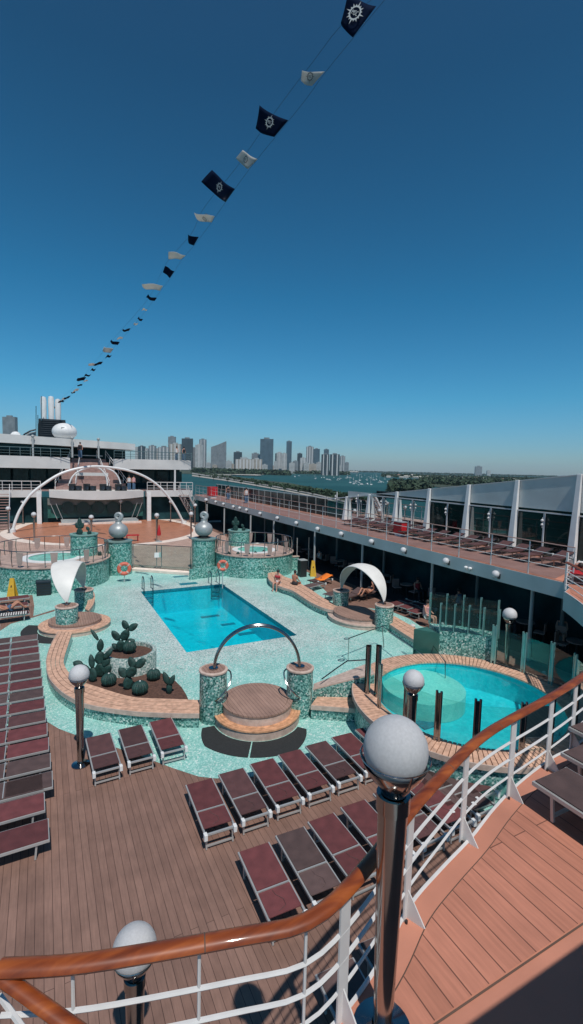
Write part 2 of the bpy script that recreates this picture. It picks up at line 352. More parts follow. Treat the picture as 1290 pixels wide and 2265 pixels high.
# ================================================================= SETTING: decks
PX0,PX1,PY0,PY1=5.0,10.05,18.5,28.8
poolrect=[(PX0,PY0),(PX1,PY0),(PX1,PY1),(PX0,PY1)]
struct('main_deck',MB().poly([(-9,-4),(22,-4),(22,96),(-9,96)],0,holes=[poolrect]),main_planks)
def G(*pts,z=0): return [xy(at(x,y,z)) for x,y in pts]
left_in=G((0,1324),(72,1316),(76,1340),(74,1363),(122,1348),(121,1352),(74,1366),(24,1380),(0,1396))
outline=[(-4.5,14.9)]+[(-1.,15.1)]+G((97,1592),(130,1612),(170,1627),(215,1640),(300,1668),(385,1700),(440,1718),(478,1722))+[(4.4,10.15),(5.4,10.05),(6.5,10.0),(7.3,9.6),(7.9,8.6),(8.2,7.4),(8.9,6.2),(10.2,5.5),(12,5.4),(14,6.2),(15.2,8.3),(15.3,11),(15.2,13)]\
  +G((1000,1405),(930,1385),(906,1369),(869,1354),(830,1347),(770,1339),(748,1325),(725,1312))+G((709,1296),(700,1283),(694,1272))+[(17.,30.5),(16.8,32.5),(11,33.4)]+G((425,1262),(293,1258))+[(4.,35),(-2.5,33),(-5,30)]
aq=MB().poly(smooth_line([(x,y,0) for x,y in outline],2,True) if 0 else outline,.004,holes=[poolrect])
struct('pool_terrace',aq,aqua)
struct('side_deck_patch',MB().poly([(p[0],p[1]) for p in left_in],.008),main_planks)
# aqua front strip right of the benches is part of the terrace; pool basin
b=MB()
zf=-1.5
b.quad((PX0,PY0,zf),(PX1,PY0,zf),(PX1,PY1,zf),(PX0,PY1,zf))
for (a,c) in ((0,1),(1,2),(2,3),(3,0)):
    p,q=poolrect[a],poolrect[c]; b.quad((p[0],p[1],zf),(q[0],q[1],zf),(q[0],q[1],-.22),(p[0],p[1],-.22))
struct('pool_basin',b,pooltile)
b=MB()
for (a,c) in ((0,1),(1,2),(2,3),(3,0)):
    p,q=poolrect[a],poolrect[c]; b.quad((p[0],p[1],-.22),(q[0],q[1],-.22),(q[0],q[1],0.004),(p[0],p[1],0.004))
struct('pool_edge',b,poolband)
struct('pool_water',MB().quad((PX0,PY0,-.12),(PX1,PY0,-.12),(PX1,PY1,-.12),(PX0,PY1,-.12)),w_pool)
for i,(px,py,w,h) in enumerate([(440,1330,.9,.35),(465,1353,1.1,.3),(505,1370,.8,.3),(545,1390,.9,.35),(485,1308,.6,.3)]):
    p=at(px,py,-1.2); tag(MB().box((p.x-w/2,p.y-h/2,zf),(p.x+w/2,p.y+h/2,zf+.03)).build('floor_drain',poolband),['dark drain grate on the pool floor nearest the ladder side','dark drain grate near the middle of the pool floor','dark grate on the pool floor right of its middle','dark grate on the pool floor nearest the chrome arch','dark grate at the far end of the pool floor'][i],'drain','drain grates on the pool floor')
# dark drain patches on the terrace at the far side
for i,(px,py,w,h) in enumerate([(417,1291,1.1,.5),(400,1275,1.0,.35)]):
    p=at(px,py,.01); tag(MB().box((p.x-w/2,p.y-h/2,.008),(p.x+w/2,p.y+h/2,.02)).build('floor_grate',poolband),['dark grate in the terrace just beyond the pool edge','smaller dark grate by the low far steps'][i],'grate')
# raised deck beyond the pool, step, dance floor
edgeL=at(293,1252,.18); edgeR=at(425,1262,.18)
far_out=[(-9,36.5),(-2.5,35),xy(edgeL),xy(edgeR),(11,33.5),(13.5,34),(17,36),(17,96),(-9,96)]
b=MB().poly(far_out,.0,.18); struct('far_deck',b,far_planks)
st=MB(); st.bar(at(293,1257,.09)+Vector((0,-.25,0)),at(425,1267,.09)+Vector((0,-.25,0)),.6,.16)
tag(st.build('deck_step',sandy),'long pale step up to the far deck between the two big drums','step')
dpx=[(28,1178),(50,1166),(75,1157),(105,1150),(160,1147),(230,1146),(300,1147),(350,1149),(395,1156),(425,1167),(422,1180),(380,1192),(330,1199),(280,1203),(223,1203),(150,1202),(90,1198),(45,1190)]
dp=[xy(at(x,y,.2)) for x,y in dpx]; cx_=sum(p[0] for p in dp)/len(dp); cy_=sum(p[1] for p in dp)/len(dp)
big=[(cx_+(p[0]-cx_)*1.13,cy_+(p[1]-cy_)*1.10) for p in dp]
struct('dance_floor_border',MB().poly([xy(p) for p in smooth_line([(x,y,0) for x,y in big],4,True)],.186),sandy)
struct('dance_floor',MB().poly([xy(p) for p in smooth_line([(x,y,0) for x,y in dp],4,True)],.192),dance)
# ---- balcony deck (near, curved) and side balcony
BZ=3.6
edge_px=[(760,2232),(800,2160),(842,2090),(903,2003),(1040,1858),(1150,1735),(1220,1682),(1290,1640)]
nearedge=[(-1.2,3.35),(-.28,2.98),(.56,2.70),(1.11,2.56),(1.5,2.5)]
nearedge=[(-.6,3.12),(-.28,2.98),(.56,2.70),(1.11,2.56),(1.55,2.49),(1.9,2.56),(2.35,2.74),(2.86,3.0),(3.4,3.17),(3.98,3.33),(4.6,3.54),(5.27,3.72),(6.14,3.88),(7.0,3.97),(9.,4.5),(11.,5.5),(13.,7.0),(14.6,8.7),(15.45,9.75)]
def edgeX(y): return 16.82+.0265*(y-10)
sideedge=[(edgeX(10.3),10.3)]+[(edgeX(y),y) for y in (20,30,40,50,64)]
ne=[xy(p) for p in smooth_line([(x,y,0) for x,y in nearedge],5)]
bal=[(-.6,2.6)]+ne+sideedge+[(21.6,64),(21.6,-2),(2.,-2),(1.2,1.9),(.2,2.35)]
bb=MB().poly(bal,BZ-.02,BZ); struct('balcony_deck',bb,balc_plain)
# planked field inside the margin
inner=[(p[0]-0,p[1]) for p in ne if p[0]>2.0]
inn=[]
for i,p in enumerate(inner):
    a=Vector(inner[max(i-1,0)]); c=Vector(inner[min(i+1,len(inner)-1)]); t=(c-a).normalized(); nrm=Vector((t.y,-t.x)); inn.append((p[0]+nrm.x*.19,p[1]+nrm.y*.19))
inn=[p for p in inn if p[1]>2.22]
field=inn+[(16.9,10.6),(20.9,12.),(20.9,2.22),(2.1,2.22)]
struct('balcony_planking',MB().poly(field,BZ+.004),balc_planks)
# thin dark caulk lines bordering the planked field
cl=MB(); cl.tube([(p[0],p[1],BZ+.003) for p in inn],.0055,4); cl.bar((2.1,2.2,BZ+.006),(9,2.2,BZ+.006),.014,.004)
struct('deck_caulk_line',cl,teak_dark)
struct('side_balcony_planking',MB().poly([(edgeX(11)+.25,11.2),(20.8,12.4),(20.8,63),(edgeX(63)+.25,63)],BZ+.008),planks('side_planks',(.29,.165,.14),(.26,.145,.123),(.14,.08,.07),w=.185,mw=.014,length=5.))
# white curb on the near edge
cb=MB(); cb.tube([(p[0],p[1],BZ+.012) for p in ne],.017,6)
struct('balcony_curb',cb,railw)
fe=ne
fb=MB()
for a,c in zip(fe+sideedge,(fe+sideedge)[1:]):
    fb.bar((a[0],a[1],3.29),(c[0],c[1],3.29),.05,.6)
struct('balcony_fascia',fb,fasc)
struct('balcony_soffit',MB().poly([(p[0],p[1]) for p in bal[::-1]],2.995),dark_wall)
# gable end of fascia by the ladder rail
# under-deck back wall and ceiling (dark bar area)
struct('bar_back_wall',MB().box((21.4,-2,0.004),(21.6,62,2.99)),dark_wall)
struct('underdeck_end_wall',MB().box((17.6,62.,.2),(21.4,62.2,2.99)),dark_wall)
struct('underdeck_floor',MB().poly([(17.6,9.),(21.4,6.),(21.4,62),(18.6,62)],.008),plain('underdeck_near_black',(.035,.03,.032),.9,world=True))  # near-black floor sheet laid over the main deck planks
# photographer's own deck behind / below the camera (casts the wide shadow on the balcony)
struct('upper_deck',MB().box((.55,-4,6.4),(22,.42,6.5)),balc_plain)
struct('ship_hull',MB().box((-9,-8,-35.5),(21.7,110,-2.2)),grey_paint)
# deck edge outside
# ================================================================= NEAR RAILING
RT=4.6
rl=[(-.28,2.96),(.1,2.8),(.56,2.66),(1.11,2.51),(1.3,2.455),(1.5,2.44),(1.75,2.5),(2.15,2.66),(2.76,2.94),(3.4,3.19),(3.91,3.38),(4.4,3.52),(4.88,3.61),(5.8,3.76),(6.92,3.99),(9.,4.5),(11.,5.5),(13.,7.0),(14.6,8.7),(15.45,9.75)]
RL=[xy(p) for p in smooth_line([(x,y,0) for x,y in rl],6)]
root=empty('curved_railing',(1.5,2.44,BZ),'curved white deck railing with varnished wooden handrail around the upper balcony','railing')
# handrail as separate lengths
n=len(RL); cuts=[0]
RLv=resample([(x,y,0) for x,y in RL],140)
hr_parts=[(0,9),(9,22),(22,31),(31,40),(40,56),(56,76),(76,100),(100,140)]
for a,c in hr_parts:
    m=MB(); seg=[(RLv[i].x,RLv[i].y,RT+.0) for i in range(a,c+1)]
    m.tube(seg,.058,12,flat=.66); m.build('handrail',rail_wood,root,smooth=True)
for a,c in hr_parts[:-1]:
    q,q2=RLv[c],RLv[c+1]; t=(q2-q).normalized(); MB().tube([(q.x-t.x*.004,q.y-t.y*.004,RT),(q.x+t.x*.004,q.y+t.y*.004,RT)],.0588,12,flat=.665).build('rail_joint',teak_dark,root,smooth=True)
for z,name in ((4.30,'middle_rail'),(4.08,'middle_rail'),(3.86,'lower_rail')):
    m=MB().tube([(p.x,p.y,z) for p in RLv],.016 if z>4 else .013,6); m.build(name,railw,root,smooth=True)
rel=resample([(x,y,0) for x,y in RL],400)
def nearest_on(px,zz=4.2):
    best=min(rel,key=lambda p:abs(pj((p.x,p.y,zz))[0]-px)+(0 if p.x<9 else 999)); return best
for px in (755,905,1028,1130,1214,1268):
    zz=4.1; p=nearest_on(px,zz); i=rel.index(p); t=(rel[min(i+2,400)]-rel[max(0,i-2)]).normalized(); nn=Vector((t.y,-t.x,0))
    m=MB()
    # tapered flat stanchion with a triangular foot
    a=Vector((p.x,p.y,0)); w=.056
    m.add([a-t*w+Vector((0,0,RT-.04)),a+t*w+Vector((0,0,RT-.04)),a+t*w+Vector((0,0,BZ)),a-t*w+Vector((0,0,BZ)),
           a-t*w+nn*.014+Vector((0,0,RT-.04)),a+t*w+nn*.014+Vector((0,0,RT-.04)),a+t*w+nn*.014+Vector((0,0,BZ)),a-t*w+nn*.014+Vector((0,0,BZ))],
          [(0,1,2,3),(7,6,5,4),(0,4,5,1),(1,5,6,2),(2,6,7,3),(3,7,4,0)])
    q=a+nn*.014
    m.add([q+Vector((0,0,BZ+.26)),q+Vector((0,0,BZ)),q+nn*.17+Vector((0,0,BZ)),q+t*.012+Vector((0,0,BZ+.26)),q+t*.012+Vector((0,0,BZ)),q+nn*.17+t*.012+Vector((0,0,BZ))],[(0,1,2),(5,4,3),(0,2,5,3),(0,3,4,1),(1,4,5,2)])
    m.build('stanchion',railw,root)
    MB().cyl((q.x+nn.x*.02-t.x*.05,q.y+nn.y*.02-t.y*.05,BZ),.012,0,.03,8).build('bolt',black,root)
for px in (158,432,678):
    p=nearest_on(px); m=MB().tube([(p.x,p.y,BZ),(p.x,p.y,RT-.03)],.011,6); m.build('baluster',railw,root)
# stair railing dropping away at lower left
q0=Vector((-.28,2.95,4.57)); q1=at(150,2265,4.45); q1=q0.lerp(q1,1.9)
root=empty('stair_railing',(q0.x,q0.y,BZ),'short wooden stair handrail with white rail branching off at the lower left corner','railing')
MB().tube([q0+(q1-q0)*(k/6) for k in range(7)],.045,12,flat=.7).build('handrail',rail_wood,root,smooth=True)
d=Vector((0,0,-.22)); s0=at(0,2203,4.3); s1=at(45,2265,4.3); MB().tube([s0,s0.lerp(s1,2.)],.018,6).build('lower_rail',railw,root)
MB().box((q0.x-.10,q0.y-.03,BZ),(q0.x-.03,q0.y+.03,4.55)).build('end_post',grey_paint,root)
# ================================================================= SIDE BALCONY RAILING, WINDSCREEN
root=empty('side_railing',(edgeX(11),11,BZ),'long thin white railing along the edge of the right side balcony','railing')
SR=1.32
for dz,rr in ((SR,.022),(SR*.72,.013),(SR*.36,.013)):
    MB().tube([(edgeX(y)+.06,y,BZ+dz) for y in (10.4,20,30,40,50,63.5)],rr,6).build('rail',brown_step if dz==SR else railw,root)
for px in (1270,):
    pass
ys=[10.4+1.83*i for i in range(30)]
for y in ys: MB().bar((edgeX(y)+.06,y,BZ),(edgeX(y)+.06,y,BZ+SR),.026,.04,(0,1,0)).build('post',railw,root)
XW=21.
root=empty('windscreen',(XW,13,BZ),'tall sloping frosted glass windscreen with tapering white pillars along the right side balcony','windscreen')
py_=[9.9,12.95,16.05,19.1,22.15,25.15,28.2,31.1]
def wtop(y): return 7.54-(y-12.95)*.118
for y in py_:
    zt=wtop(y); m=MB()
    m.add([(XW-.34,y-.17,BZ),(XW-.34,y+.17,BZ),(XW+.02,y+.12,BZ),(XW+.02,y-.12,BZ),(XW-.10,y-.10,zt+.03),(XW-.10,y+.10,zt+.03),(XW+.03,y+.08,zt+.03),(XW+.03,y-.08,zt+.03)],[(3,2,1,0),(4,5,6,7),(0,1,5,4),(1,2,6,5),(2,3,7,6),(3,0,4,7)])
    m.build('pillar',white,root,bevel=.015)
allp=py_+[34.]
for a,c in zip(allp,allp[1:]):
    m=MB(); m.quad((XW+.05,a+.03,5.86),(XW+.05,c-.03,5.86),(XW+.05,c-.03,wtop(c)),(XW+.05,a+.03,wtop(a))); m.quad((XW+.09,a+.03,5.86),(XW+.09,c-.03,5.86),(XW+.09,c-.03,wtop(c)),(XW+.09,a+.03,wtop(a)))
    if wtop(c)>5.1: m.build('upper_panel',frost,root)
    zl=min(5.62,wtop(c)-.1); m=MB().quad((XW+.05,a+.03,BZ+.02),(XW+.05,c-.03,BZ+.02),(XW+.05,c-.03,zl),(XW+.05,a+.03,zl)); m.build('glass_pane',glass_t,root)
    y=(a+c)/2; MB().bar((XW-.02,y,BZ),(XW-.02,y,5.7),.06,.07,(0,1,0)).build('mullion',railw,root)
    MB().bar((XW-.05,a+.1,min(5.72,wtop(a)-.05)),(XW-.05,c-.1,min(5.72,wtop(c)-.05)),.07,.06).build('transom',railw,root)
    fl=MB(); fl.ball((XW-.16,y,5.35),.07,1,8,6); fl.ball((XW-.16,y,5.15),.06,1,8,6); fl.bar((XW-.14,y,5.0),(XW-.14,y,5.5),.02,.02,(0,1,0)); fl.build('spotlight',railw,root,smooth=True)
    MB().bar((XW+.05,a,wtop(a)),(XW+.05,c,wtop(c)),.07,.04).build('top_trim',railw,root)
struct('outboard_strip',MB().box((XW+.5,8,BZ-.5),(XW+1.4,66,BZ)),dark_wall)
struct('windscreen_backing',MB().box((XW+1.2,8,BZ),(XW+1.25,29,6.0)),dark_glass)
root=empty('outboard_railing',(XW,35,BZ),'dark glazed outboard railing with pale posts beyond the long side balcony','railing')
for i in range(19):
    y=34.3+1.55*i; MB().bar((XW,y,BZ),(XW-.05,y,BZ+1.5),.035,.035,(0,1,0)).build('post',grey_paint,root)
MB().bar((XW,34,BZ+1.5),(XW,63,BZ+1.5),.06,.06).build('rail',railw,root)
MB().quad((XW+.04,34,BZ),(XW+.04,63,BZ),(XW+.04,63,BZ+1.42),(XW+.04,34,BZ+1.42)).build('glass_pane',dark_glass,root)
# columns under the side balcony
colpx=[1183,957,801,695,604,553,495,457]
for i,px in enumerate(colpx):
    p=atX(px,1250,17.35)
    r_=empty('steel_column',(17.35,p.y,0),'slim pale steel column under the side balcony edge, %s from the right'%ORD[i],'column','columns under the side balcony edge')
    MB().cyl((0,0,0),.075,0.,2.99,12).build('shaft',grey_paint,r_,smooth=True,local=True)
    MB().cyl((0,0,0),.12,0.004,.04,12).build('base_plate',alu,r_,local=True)
for i,px in enumerate([1255,1060,850,745,650,585]):
    p=atX(px,1230,20.2)
    r_=empty('steel_column',(20.2,p.y,0),'shaded inner steel column under the balcony, %s from the right'%ORD[i],'column','inner columns under the balcony')
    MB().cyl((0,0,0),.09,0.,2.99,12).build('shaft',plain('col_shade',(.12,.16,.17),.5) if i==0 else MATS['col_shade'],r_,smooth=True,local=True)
    MB().cyl((0,0,0),.14,0.009,.05,12).build('base_plate',alu,r_,local=True)
# round wall lamps on the fascia
wl=[(457,1107),(477,1110),(494,1115),(516,1121),(530,1124),(545,1128),(575,1136),(613,1146),(655,1157),(702,1170),(754,1181),(821,1198),(892,1217),(986,1241),(1096,1270)]
proto=None
for i,(px,py) in enumerate(wl[::-1]):
    X=17.; 
    for _ in range(6): p=atX(px,py,X); X=edgeX(p.y)-.14
    lab='white globe wall lamp on the balcony fascia, %s from the right'%ORD[i]
    if proto is None:
        proto=empty('wall_lamp',p,lab,'wall lamp','globe lamps along the balcony fascia')
        MB().ball((0,0,0),.16,1,18,12).build('globe',globe_m,proto,smooth='all',local=True)
        MB().lathe([(.001,-.1),(.07,-.1),(.07,.1),(.001,.1)],(0,0,0),12).build('bracket',black,proto,local=True).location=(.12,-.1,-.08)
    else: copy_tree(proto,p,label=lab)
r_=empty('floodlight',atX(1035,1256,edgeX(15.3)-.12),'small twin white floodlight on the balcony fascia between globe lamps','floodlight')
MB().ball((0,-.12,0),.09,.7,12,8).build('lamp_head',white,r_,smooth=True,local=True); MB().ball((0,.12,0),.09,.7,12,8).build('lamp_head',white,r_,smooth=True,local=True); MB().bar((0,-.15,-.08),(0,.15,-.08),.05,.04).build('bracket',alu,r_,local=True)
# ================================================================= SUN LOUNGERS
def make_lounger(name='sun_lounger',Ln=1.62,Wd=.60,back=0.,h=.36):
    """long axis +Y, origin at floor below the near end's middle; near end y=0"""
    r=empty(name,(0,0,0),'x','sun lounger')
    w=Wd/2
    f=MB()
    for sx in (-w,w): f.bar((sx,0,h-.03),(sx,Ln,h-.03),.035,.045)
    for y in (0.02,Ln-.02): f.bar((-w,y,h-.03),(w,y,h-.03),.04,.035)
    f.bar((-w,.66,h+.005),(w,.66,h+.005),.022,.03)
    f.build('frame',alu,r,local=True)
    MB().box((-w+.012,.70,h-.012),(w-.012,Ln-.02,h+.008)).build('seat_sling',maroon,r,local=True)
    if back<=0:
        MB().box((-w+.012,.16,h-.012),(w-.012,.64,h+.006)).build('backrest_sling',maroon,r,local=True)
    else:
        ca,sa=math.cos(back),math.sin(back); m=MB()
        m.add([(-w+.01,.66,h),(w-.01,.66,h),(w-.01,.66-.68*ca,h+.68*sa),(-w+.01,.66-.68*ca,h+.68*sa),(-w+.01,.67,h+.02),(w-.01,.67,h+.02),(w-.01,.675-.68*ca,h+.02+.68*sa),(-w+.01,.675-.68*ca,h+.02+.68*sa)],[(3,2,1,0),(4,5,6,7),(0,1,5,4),(1,2,6,5),(2,3,7,6),(3,0,4,7)])
        m.build('backrest_sling',maroon,r,local=True)
        g=MB()
        for sx in (-w,w): g.bar((sx,.66,h+.01),(sx,.66-.70*ca,h+.01+.70*sa),.03,.03)
        g.bar((-w,.66-.70*ca,h+.01+.70*sa),(w,.66-.70*ca,h+.01+.70*sa),.03,.03); g.build('backrest_frame',alu,r,local=True)
    for y in (.07,Ln-.22):
        for sx in (-w+.03,w-.03):
            MB().bar((sx,y,h-.04),(sx,y-.03,0.012),.03,.035,(0,1,0)).build('leg',alu,r,local=True)
        MB().bar((-w+.03,y-.02,.07),(w-.03,y-.02,.07),.03,.03).build('leg_brace',alu,r,local=True)
    for sx in (-w,w):
        MB().box((sx-.035,-.05,h-.11),(sx+.035,.05,h+.02)).build('joint',white,r,local=True,bevel=.008)
    # drawn cord lying on the backrest
    cr=MB().tube([(-.05,.60,h+.012),(-.03,.5,h+.014),(.06,.38,h+.014),(.05,.26,h+.014),(-.1,.2,h+.014)],.0035,4); cr.build('cord',taupe,r,local=True)
    return r
LP=make_lounger(); first=[True]
LMESH={}
def var_mesh(me,m):
    k=(me.name,m.name)
    if k not in LMESH: c=me.copy(); c.materials[0]=m; LMESH[k]=c
    return LMESH[k]
def place_l(x,y,label,group,rz=0,z=0.,m=maroon,m2=None,proto=LP,sc=None,drop=()):
    if proto is LP and first[0]:
        o=LP; first[0]=False; o.location=(x,y,z); o.rotation_euler=(0,0,rz); o['label']=label
    else: o=copy_tree(proto,(x,y,z),rz,label)
    o['group']=group; o['category']='sun lounger'
    if sc: o.scale=(sc,sc,sc)
    for c in o.children:
        b=c.name.split('.')[0]
        if b=='seat_sling' and m is not maroon: c.data=var_mesh(c.data,m)
        if b=='backrest_sling' and (m2 or m) is not maroon: c.data=var_mesh(c.data,m2 or m)
    return o
random.seed(3)
g='loungers in the row nearest the black mats'
cols=[maroon,dkmar,maroon,maroon,dkmar,maroon,maroon,dkmar]
nm={maroon.name:'maroon',dkmar.name:'dark maroon',taupe.name:'grey brown'}
for i,c in enumerate(cols):
    place_l(2.97+.80*i,8.42+.05*i,'%s lounger, %s from the left in the row nearest the black mats'%(nm[c.name],ORD[i]),g,rz=R(-1.2+random.uniform(-1.,1.)),m=c,m2=(dkmar if i==1 else None))
cols=[maroon,taupe,maroon,maroon,dkmar,maroon,taupe]
for i,c in enumerate(cols):
    place_l(3.34+.80*i+(.0 if i<4 else .12),6.14+.06*i,'%s lounger, %s from the left in the second row from the mats'%(nm[c.name],ORD[i]),'loungers in the second row',rz=R(-1.5+random.uniform(-1.2,1.2)),m=c)
for i,(x,y) in enumerate([(3.52,3.62),(4.33,3.72)]):
    place_l(x,y,'shaded sun lounger right under the railing corner, %s from the left'%ORD[i],'loungers under the railing corner',rz=R(-3),m=taupe)
for i,(x,y) in enumerate([(7.85,6.45),(8.66,6.5)]):
    place_l(x,y+.35,'%s sun lounger below the round pool wall, %s of two behind the wooden handrail'%(['grey brown','dark maroon'][i],['left','right'][i]),'loungers below the round pool wall',rz=R(-3),m=[taupe,dkmar][i])
for i,(x,y) in enumerate([(1.21,11.36),(2.0,11.43),(2.80,11.47)]):
    place_l(x,y,'dark maroon lounger, %s of three beside the slim globe lamp'%['left','middle','right'][i],'three loungers beside the globe lamp',rz=R([2,1,0][i]),m=[dkmar,dkmar,maroon][i])
# close-packed row at the left edge: long axis along X, near end hidden to the left
for i in range(14):
    y=21.75-.785*i; c=[taupe,dkmar,maroon,taupe,maroon,dkmar,maroon,taupe,maroon,dkmar,maroon,maroon,taupe,taupe][i]
    if y<11.5: break
    place_l(-1.95+.03*i,y,'%s lounger, %s from the far end of the long left-edge row'%(nm[c.name],ORD[i]),'long row of loungers at the left edge',rz=R(-90),m=c,sc=1.0)
for i,(y,x) in enumerate([(11.5,.0),(10.78,.03),(9.88,.1)]):
    c=[taupe,maroon,maroon][i]
    place_l(x-1.75,y,'%s lounger, %s of the three spaced-out ones at the lower left edge'%(nm[c.name],['farthest','middle','nearest'][i]),'three separate loungers at the left edge',rz=R(-90+1),m=c)
# near balcony, far ends toward the railing
for i,(x,y) in enumerate([(5.29,1.73),(6.15,1.95),(6.85,2.3)]):
    place_l(x,y,'grey brown sun lounger on the near balcony, %s from the left beside its black shadow'%ORD[i],'loungers on the near balcony',z=BZ,m=taupe)
# behind the green glass screens on the right
for i,(px,py) in enumerate([(1015,1490),(1060,1478),(1108,1492)]):
    pass
for i,(x,y) in enumerate([(14.9,12.2),(15.9,10.6),(16.1,9.4),(14.6,13.4)]):
    place_l(x,y-.2,'grey brown lounger behind the green glass screen, %s from the %s'%(['second','third','rightmost','first'][i],['left','left','end','left'][i]) if i!=2 else 'grey brown sun lounger behind the green glass screen, rightmost of the four',
      'loungers behind the green glass screen',rz=R(60),m=taupe)
# side balcony rows
BP=make_lounger(back=.32); BP['label']='x'
used=False
for i in range(16):
    y=12.8+1.02*i
    lab='dark lounger on the side balcony by the white pillars, %s from the right'%ORD[i]
    if not used: o=BP; used=True; o.location=(20.35,y,BZ); o.rotation_euler=(0,0,R(90)); o['label']=lab
    else: o=copy_tree(BP,(20.35,y,BZ),R(90+random.uniform(-5,5)),lab)
    o['group']='loungers on the side balcony'; o['category']='sun lounger'
    for c in o.children:
        if c.name.startswith(('seat_sling','backrest_sling')): c.data=var_mesh(c.data,dkmar)
        elif c.name.startswith(('frame','leg','backrest_frame')): c.data=var_mesh(c.data,chrome_d)
# middle right: orange towel lounger and neighbours beside the white canopy
p=at(745,1300,0)
for i,(px,py,rz,bk) in enumerate([(728,1290,100,1),(760,1318,110,0),(800,1322,108,1),(836,1318,105,1),(712,1300,112,0)]):
    p=at(px,py,0); o=copy_tree(BP if bk else LP,(p.x,p.y,0),R(rz),['lounger with raised back under the orange towel','flat grey brown lounger between the orange towel and the white canopy','lounger carrying the sunbathing woman behind the white arched canopy','empty lounger with raised back right of the white arched canopy','low flat lounger beside the yellow caution sign'][i])
    o['group']='loungers behind the white arched canopy'; o['category']='sun lounger'
    for c in o.children:
        if c.name.startswith(('seat_sling','backrest_sling')): c.data=var_mesh(c.data,taupe)
    if i==0: OR=o
# orange towel draped on it
T=OR.matrix_basis
m=MB(); w=.33; a,bk=R(34),.6
pts=[(1.05,.382),(.70,.385),(.66,.39),(.66-.7*math.cos(.32),.40+.7*math.sin(.32)),(.66-.73*math.cos(.32),.30+.7*math.sin(.32))]
vs=[]
for k,(y,z) in enumerate(pts):
    for x in (-w,-w*.3,w*.3,w): vs.append(T@Vector((x,y,z+.012*math.sin(k*2+x*9))))
fs=[(k*4+j,k*4+j+1,k*4+j+5,k*4+j+4) for k in range(4) for j in range(3)]
o=m.add(vs,fs).build('towel',orange,smooth=True); o.modifiers.new('s','SOLIDIFY').thickness=.02; tag(o,'bright orange towel spread over a lounger beside the yellow caution sign','towel')
# left brown patch loungers
for i,(px,py,rz) in enumerate([(62,1372,-83),(60,1352,-83),(62,1335,-83)]):
    p=at(px,py,0); place_l(p.x-1.55,p.y,['lounger with a striped towel at the left edge, a sunbather on it','empty maroon lounger right behind the sunbather at the left edge','far maroon lounger at the left edge, below the yellow sign'][i],'loungers at the left edge near the yellow sign',rz=R(rz),m=maroon)
p=at(62,1372,0); tw=MB()
for k in range(16):
    x0=p.x-1.6+k*.10
    tw.box((x0,p.y-.22,.385),(x0+.05,p.y+.26,.40))
o=tw.build('beach_towel',cloth_w); 
tk=MB()
for k in range(16):
    x0=p.x-1.55+k*.10; tk.box((x0,p.y-.22,.385),(x0+.05,p.y+.26,.40))
tr=empty('beach_towel',(p.x-.8,p.y,.385),'black and white striped beach towel on the lounger at the left edge','towel')
o.name='white_stripes'; o.parent=tr
for v in o.data.vertices: v.co-=Vector(tr.location)
tk.build('dark_stripes',cloth_k,tr)
# ================================================================= LAMP POSTS
def make_lamp(h=2.3,r=.225):
    rt=empty('globe_lamp',(0,0,0),'x','lamp post')
    MB().ball((0,0,h),r,1.,32,22).build('globe',globe_m,rt,smooth='all',local=True)
    MB().lathe([(.001,h-.30),(.085,h-.30),(.10,h-.25),(.16,h-.19),(.20,h-.125),(.21,h-.10),(.19,h-.115),(.09,h-.22)],(0,0,0),28).build('globe_cup',chrome_d,rt,smooth=True,local=True)
    MB().tube([(.228*math.cos(a)*1.0,.228*math.sin(a)*1.0,h-.05) for a in [2*pi*k/32 for k in range(32)]],.005,6,closed=True).build('globe_band',chrome,rt,smooth=True,local=True)
    m=MB()
    for k in range(3):
        a=2*pi*k/3+.3; m.tube([(.1*math.cos(a),.1*math.sin(a),h-.27),(.19*math.cos(a),.19*math.sin(a),h-.17),(.23*math.cos(a),.23*math.sin(a),h-.05)],.008,6)
    m.build('globe_arm',chrome,rt,smooth=True,local=True)
    MB().lathe([(.001,0),(.066,0),(.072,.3),(.10,h-.42),(.10,h-.38),(.001,h-.38)],(0,0,0),28).build('pole',chrome,rt,smooth=True,local=True)
    MB().lathe([(.101,h-.42),(.112,h-.42),(.112,h-.31),(.001,h-.30)],(0,0,0),28).build('pole_cap',chrome_d,rt,smooth=True,local=True)
    MB().lathe([(.001,0.004),(.20,0.004),(.20,.02),(.13,.035),(.075,.05)],(0,0,0),28).build('base_flange',chrome,rt,smooth=True,local=True)
    return rt
GL='globe lamps around the pool decks'
big=make_lamp(2.07,.212); P=at(846,2278,BZ); big.location=(P.x,P.y,BZ); tag(big,'largest chrome globe lamp in the foreground standing on the near balcony','lamp post',GL)
def lampat(p,h,label,sc=1.,z=0.,proto=[None]):
    if proto[0] is None: proto[0]=make_lamp(2.3); o=proto[0]; o.location=(p[0],p[1],z); o['label']=label
    else: o=copy_tree(proto[0],(p[0],p[1],z),label=label)
    o['group']=GL; o['category']='lamp post'; o.scale=(sc,sc,h/2.3)
    for c in o.children:
        b=c.name.split('.')[0]
        if b.startswith('globe'): pass
    return o
def lamp_fix(o,h,sc):
    # keep the globe round when the pole is shortened: scale whole lamp uniformly and stretch the pole only
    o.scale=(1,1,1)
    for c in o.children:
        b=c.name.split('.')[0]
        if b in('globe','globe_cup','globe_band','globe_arm','pole_cap'):
            c.location=(0,0,h-2.3*sc); c.scale=(sc,sc,sc)
        elif b=='pole': c.scale=(sc,sc,(h-.38*sc)/(1.92))
        else: c.scale=(sc,sc,sc)
def LMP(p,h,label,sc=1.,z=0.): o=lampat(p,h,label,1.,z); lamp_fix(o,h,sc)
P=at(298,2098,2.2); LMP(P,2.2,'chrome globe lamp behind the wooden handrail at the lower left',1.05)
LMP((.69,12.42),2.33,'slim globe lamp standing left of the three loungers',1.06)
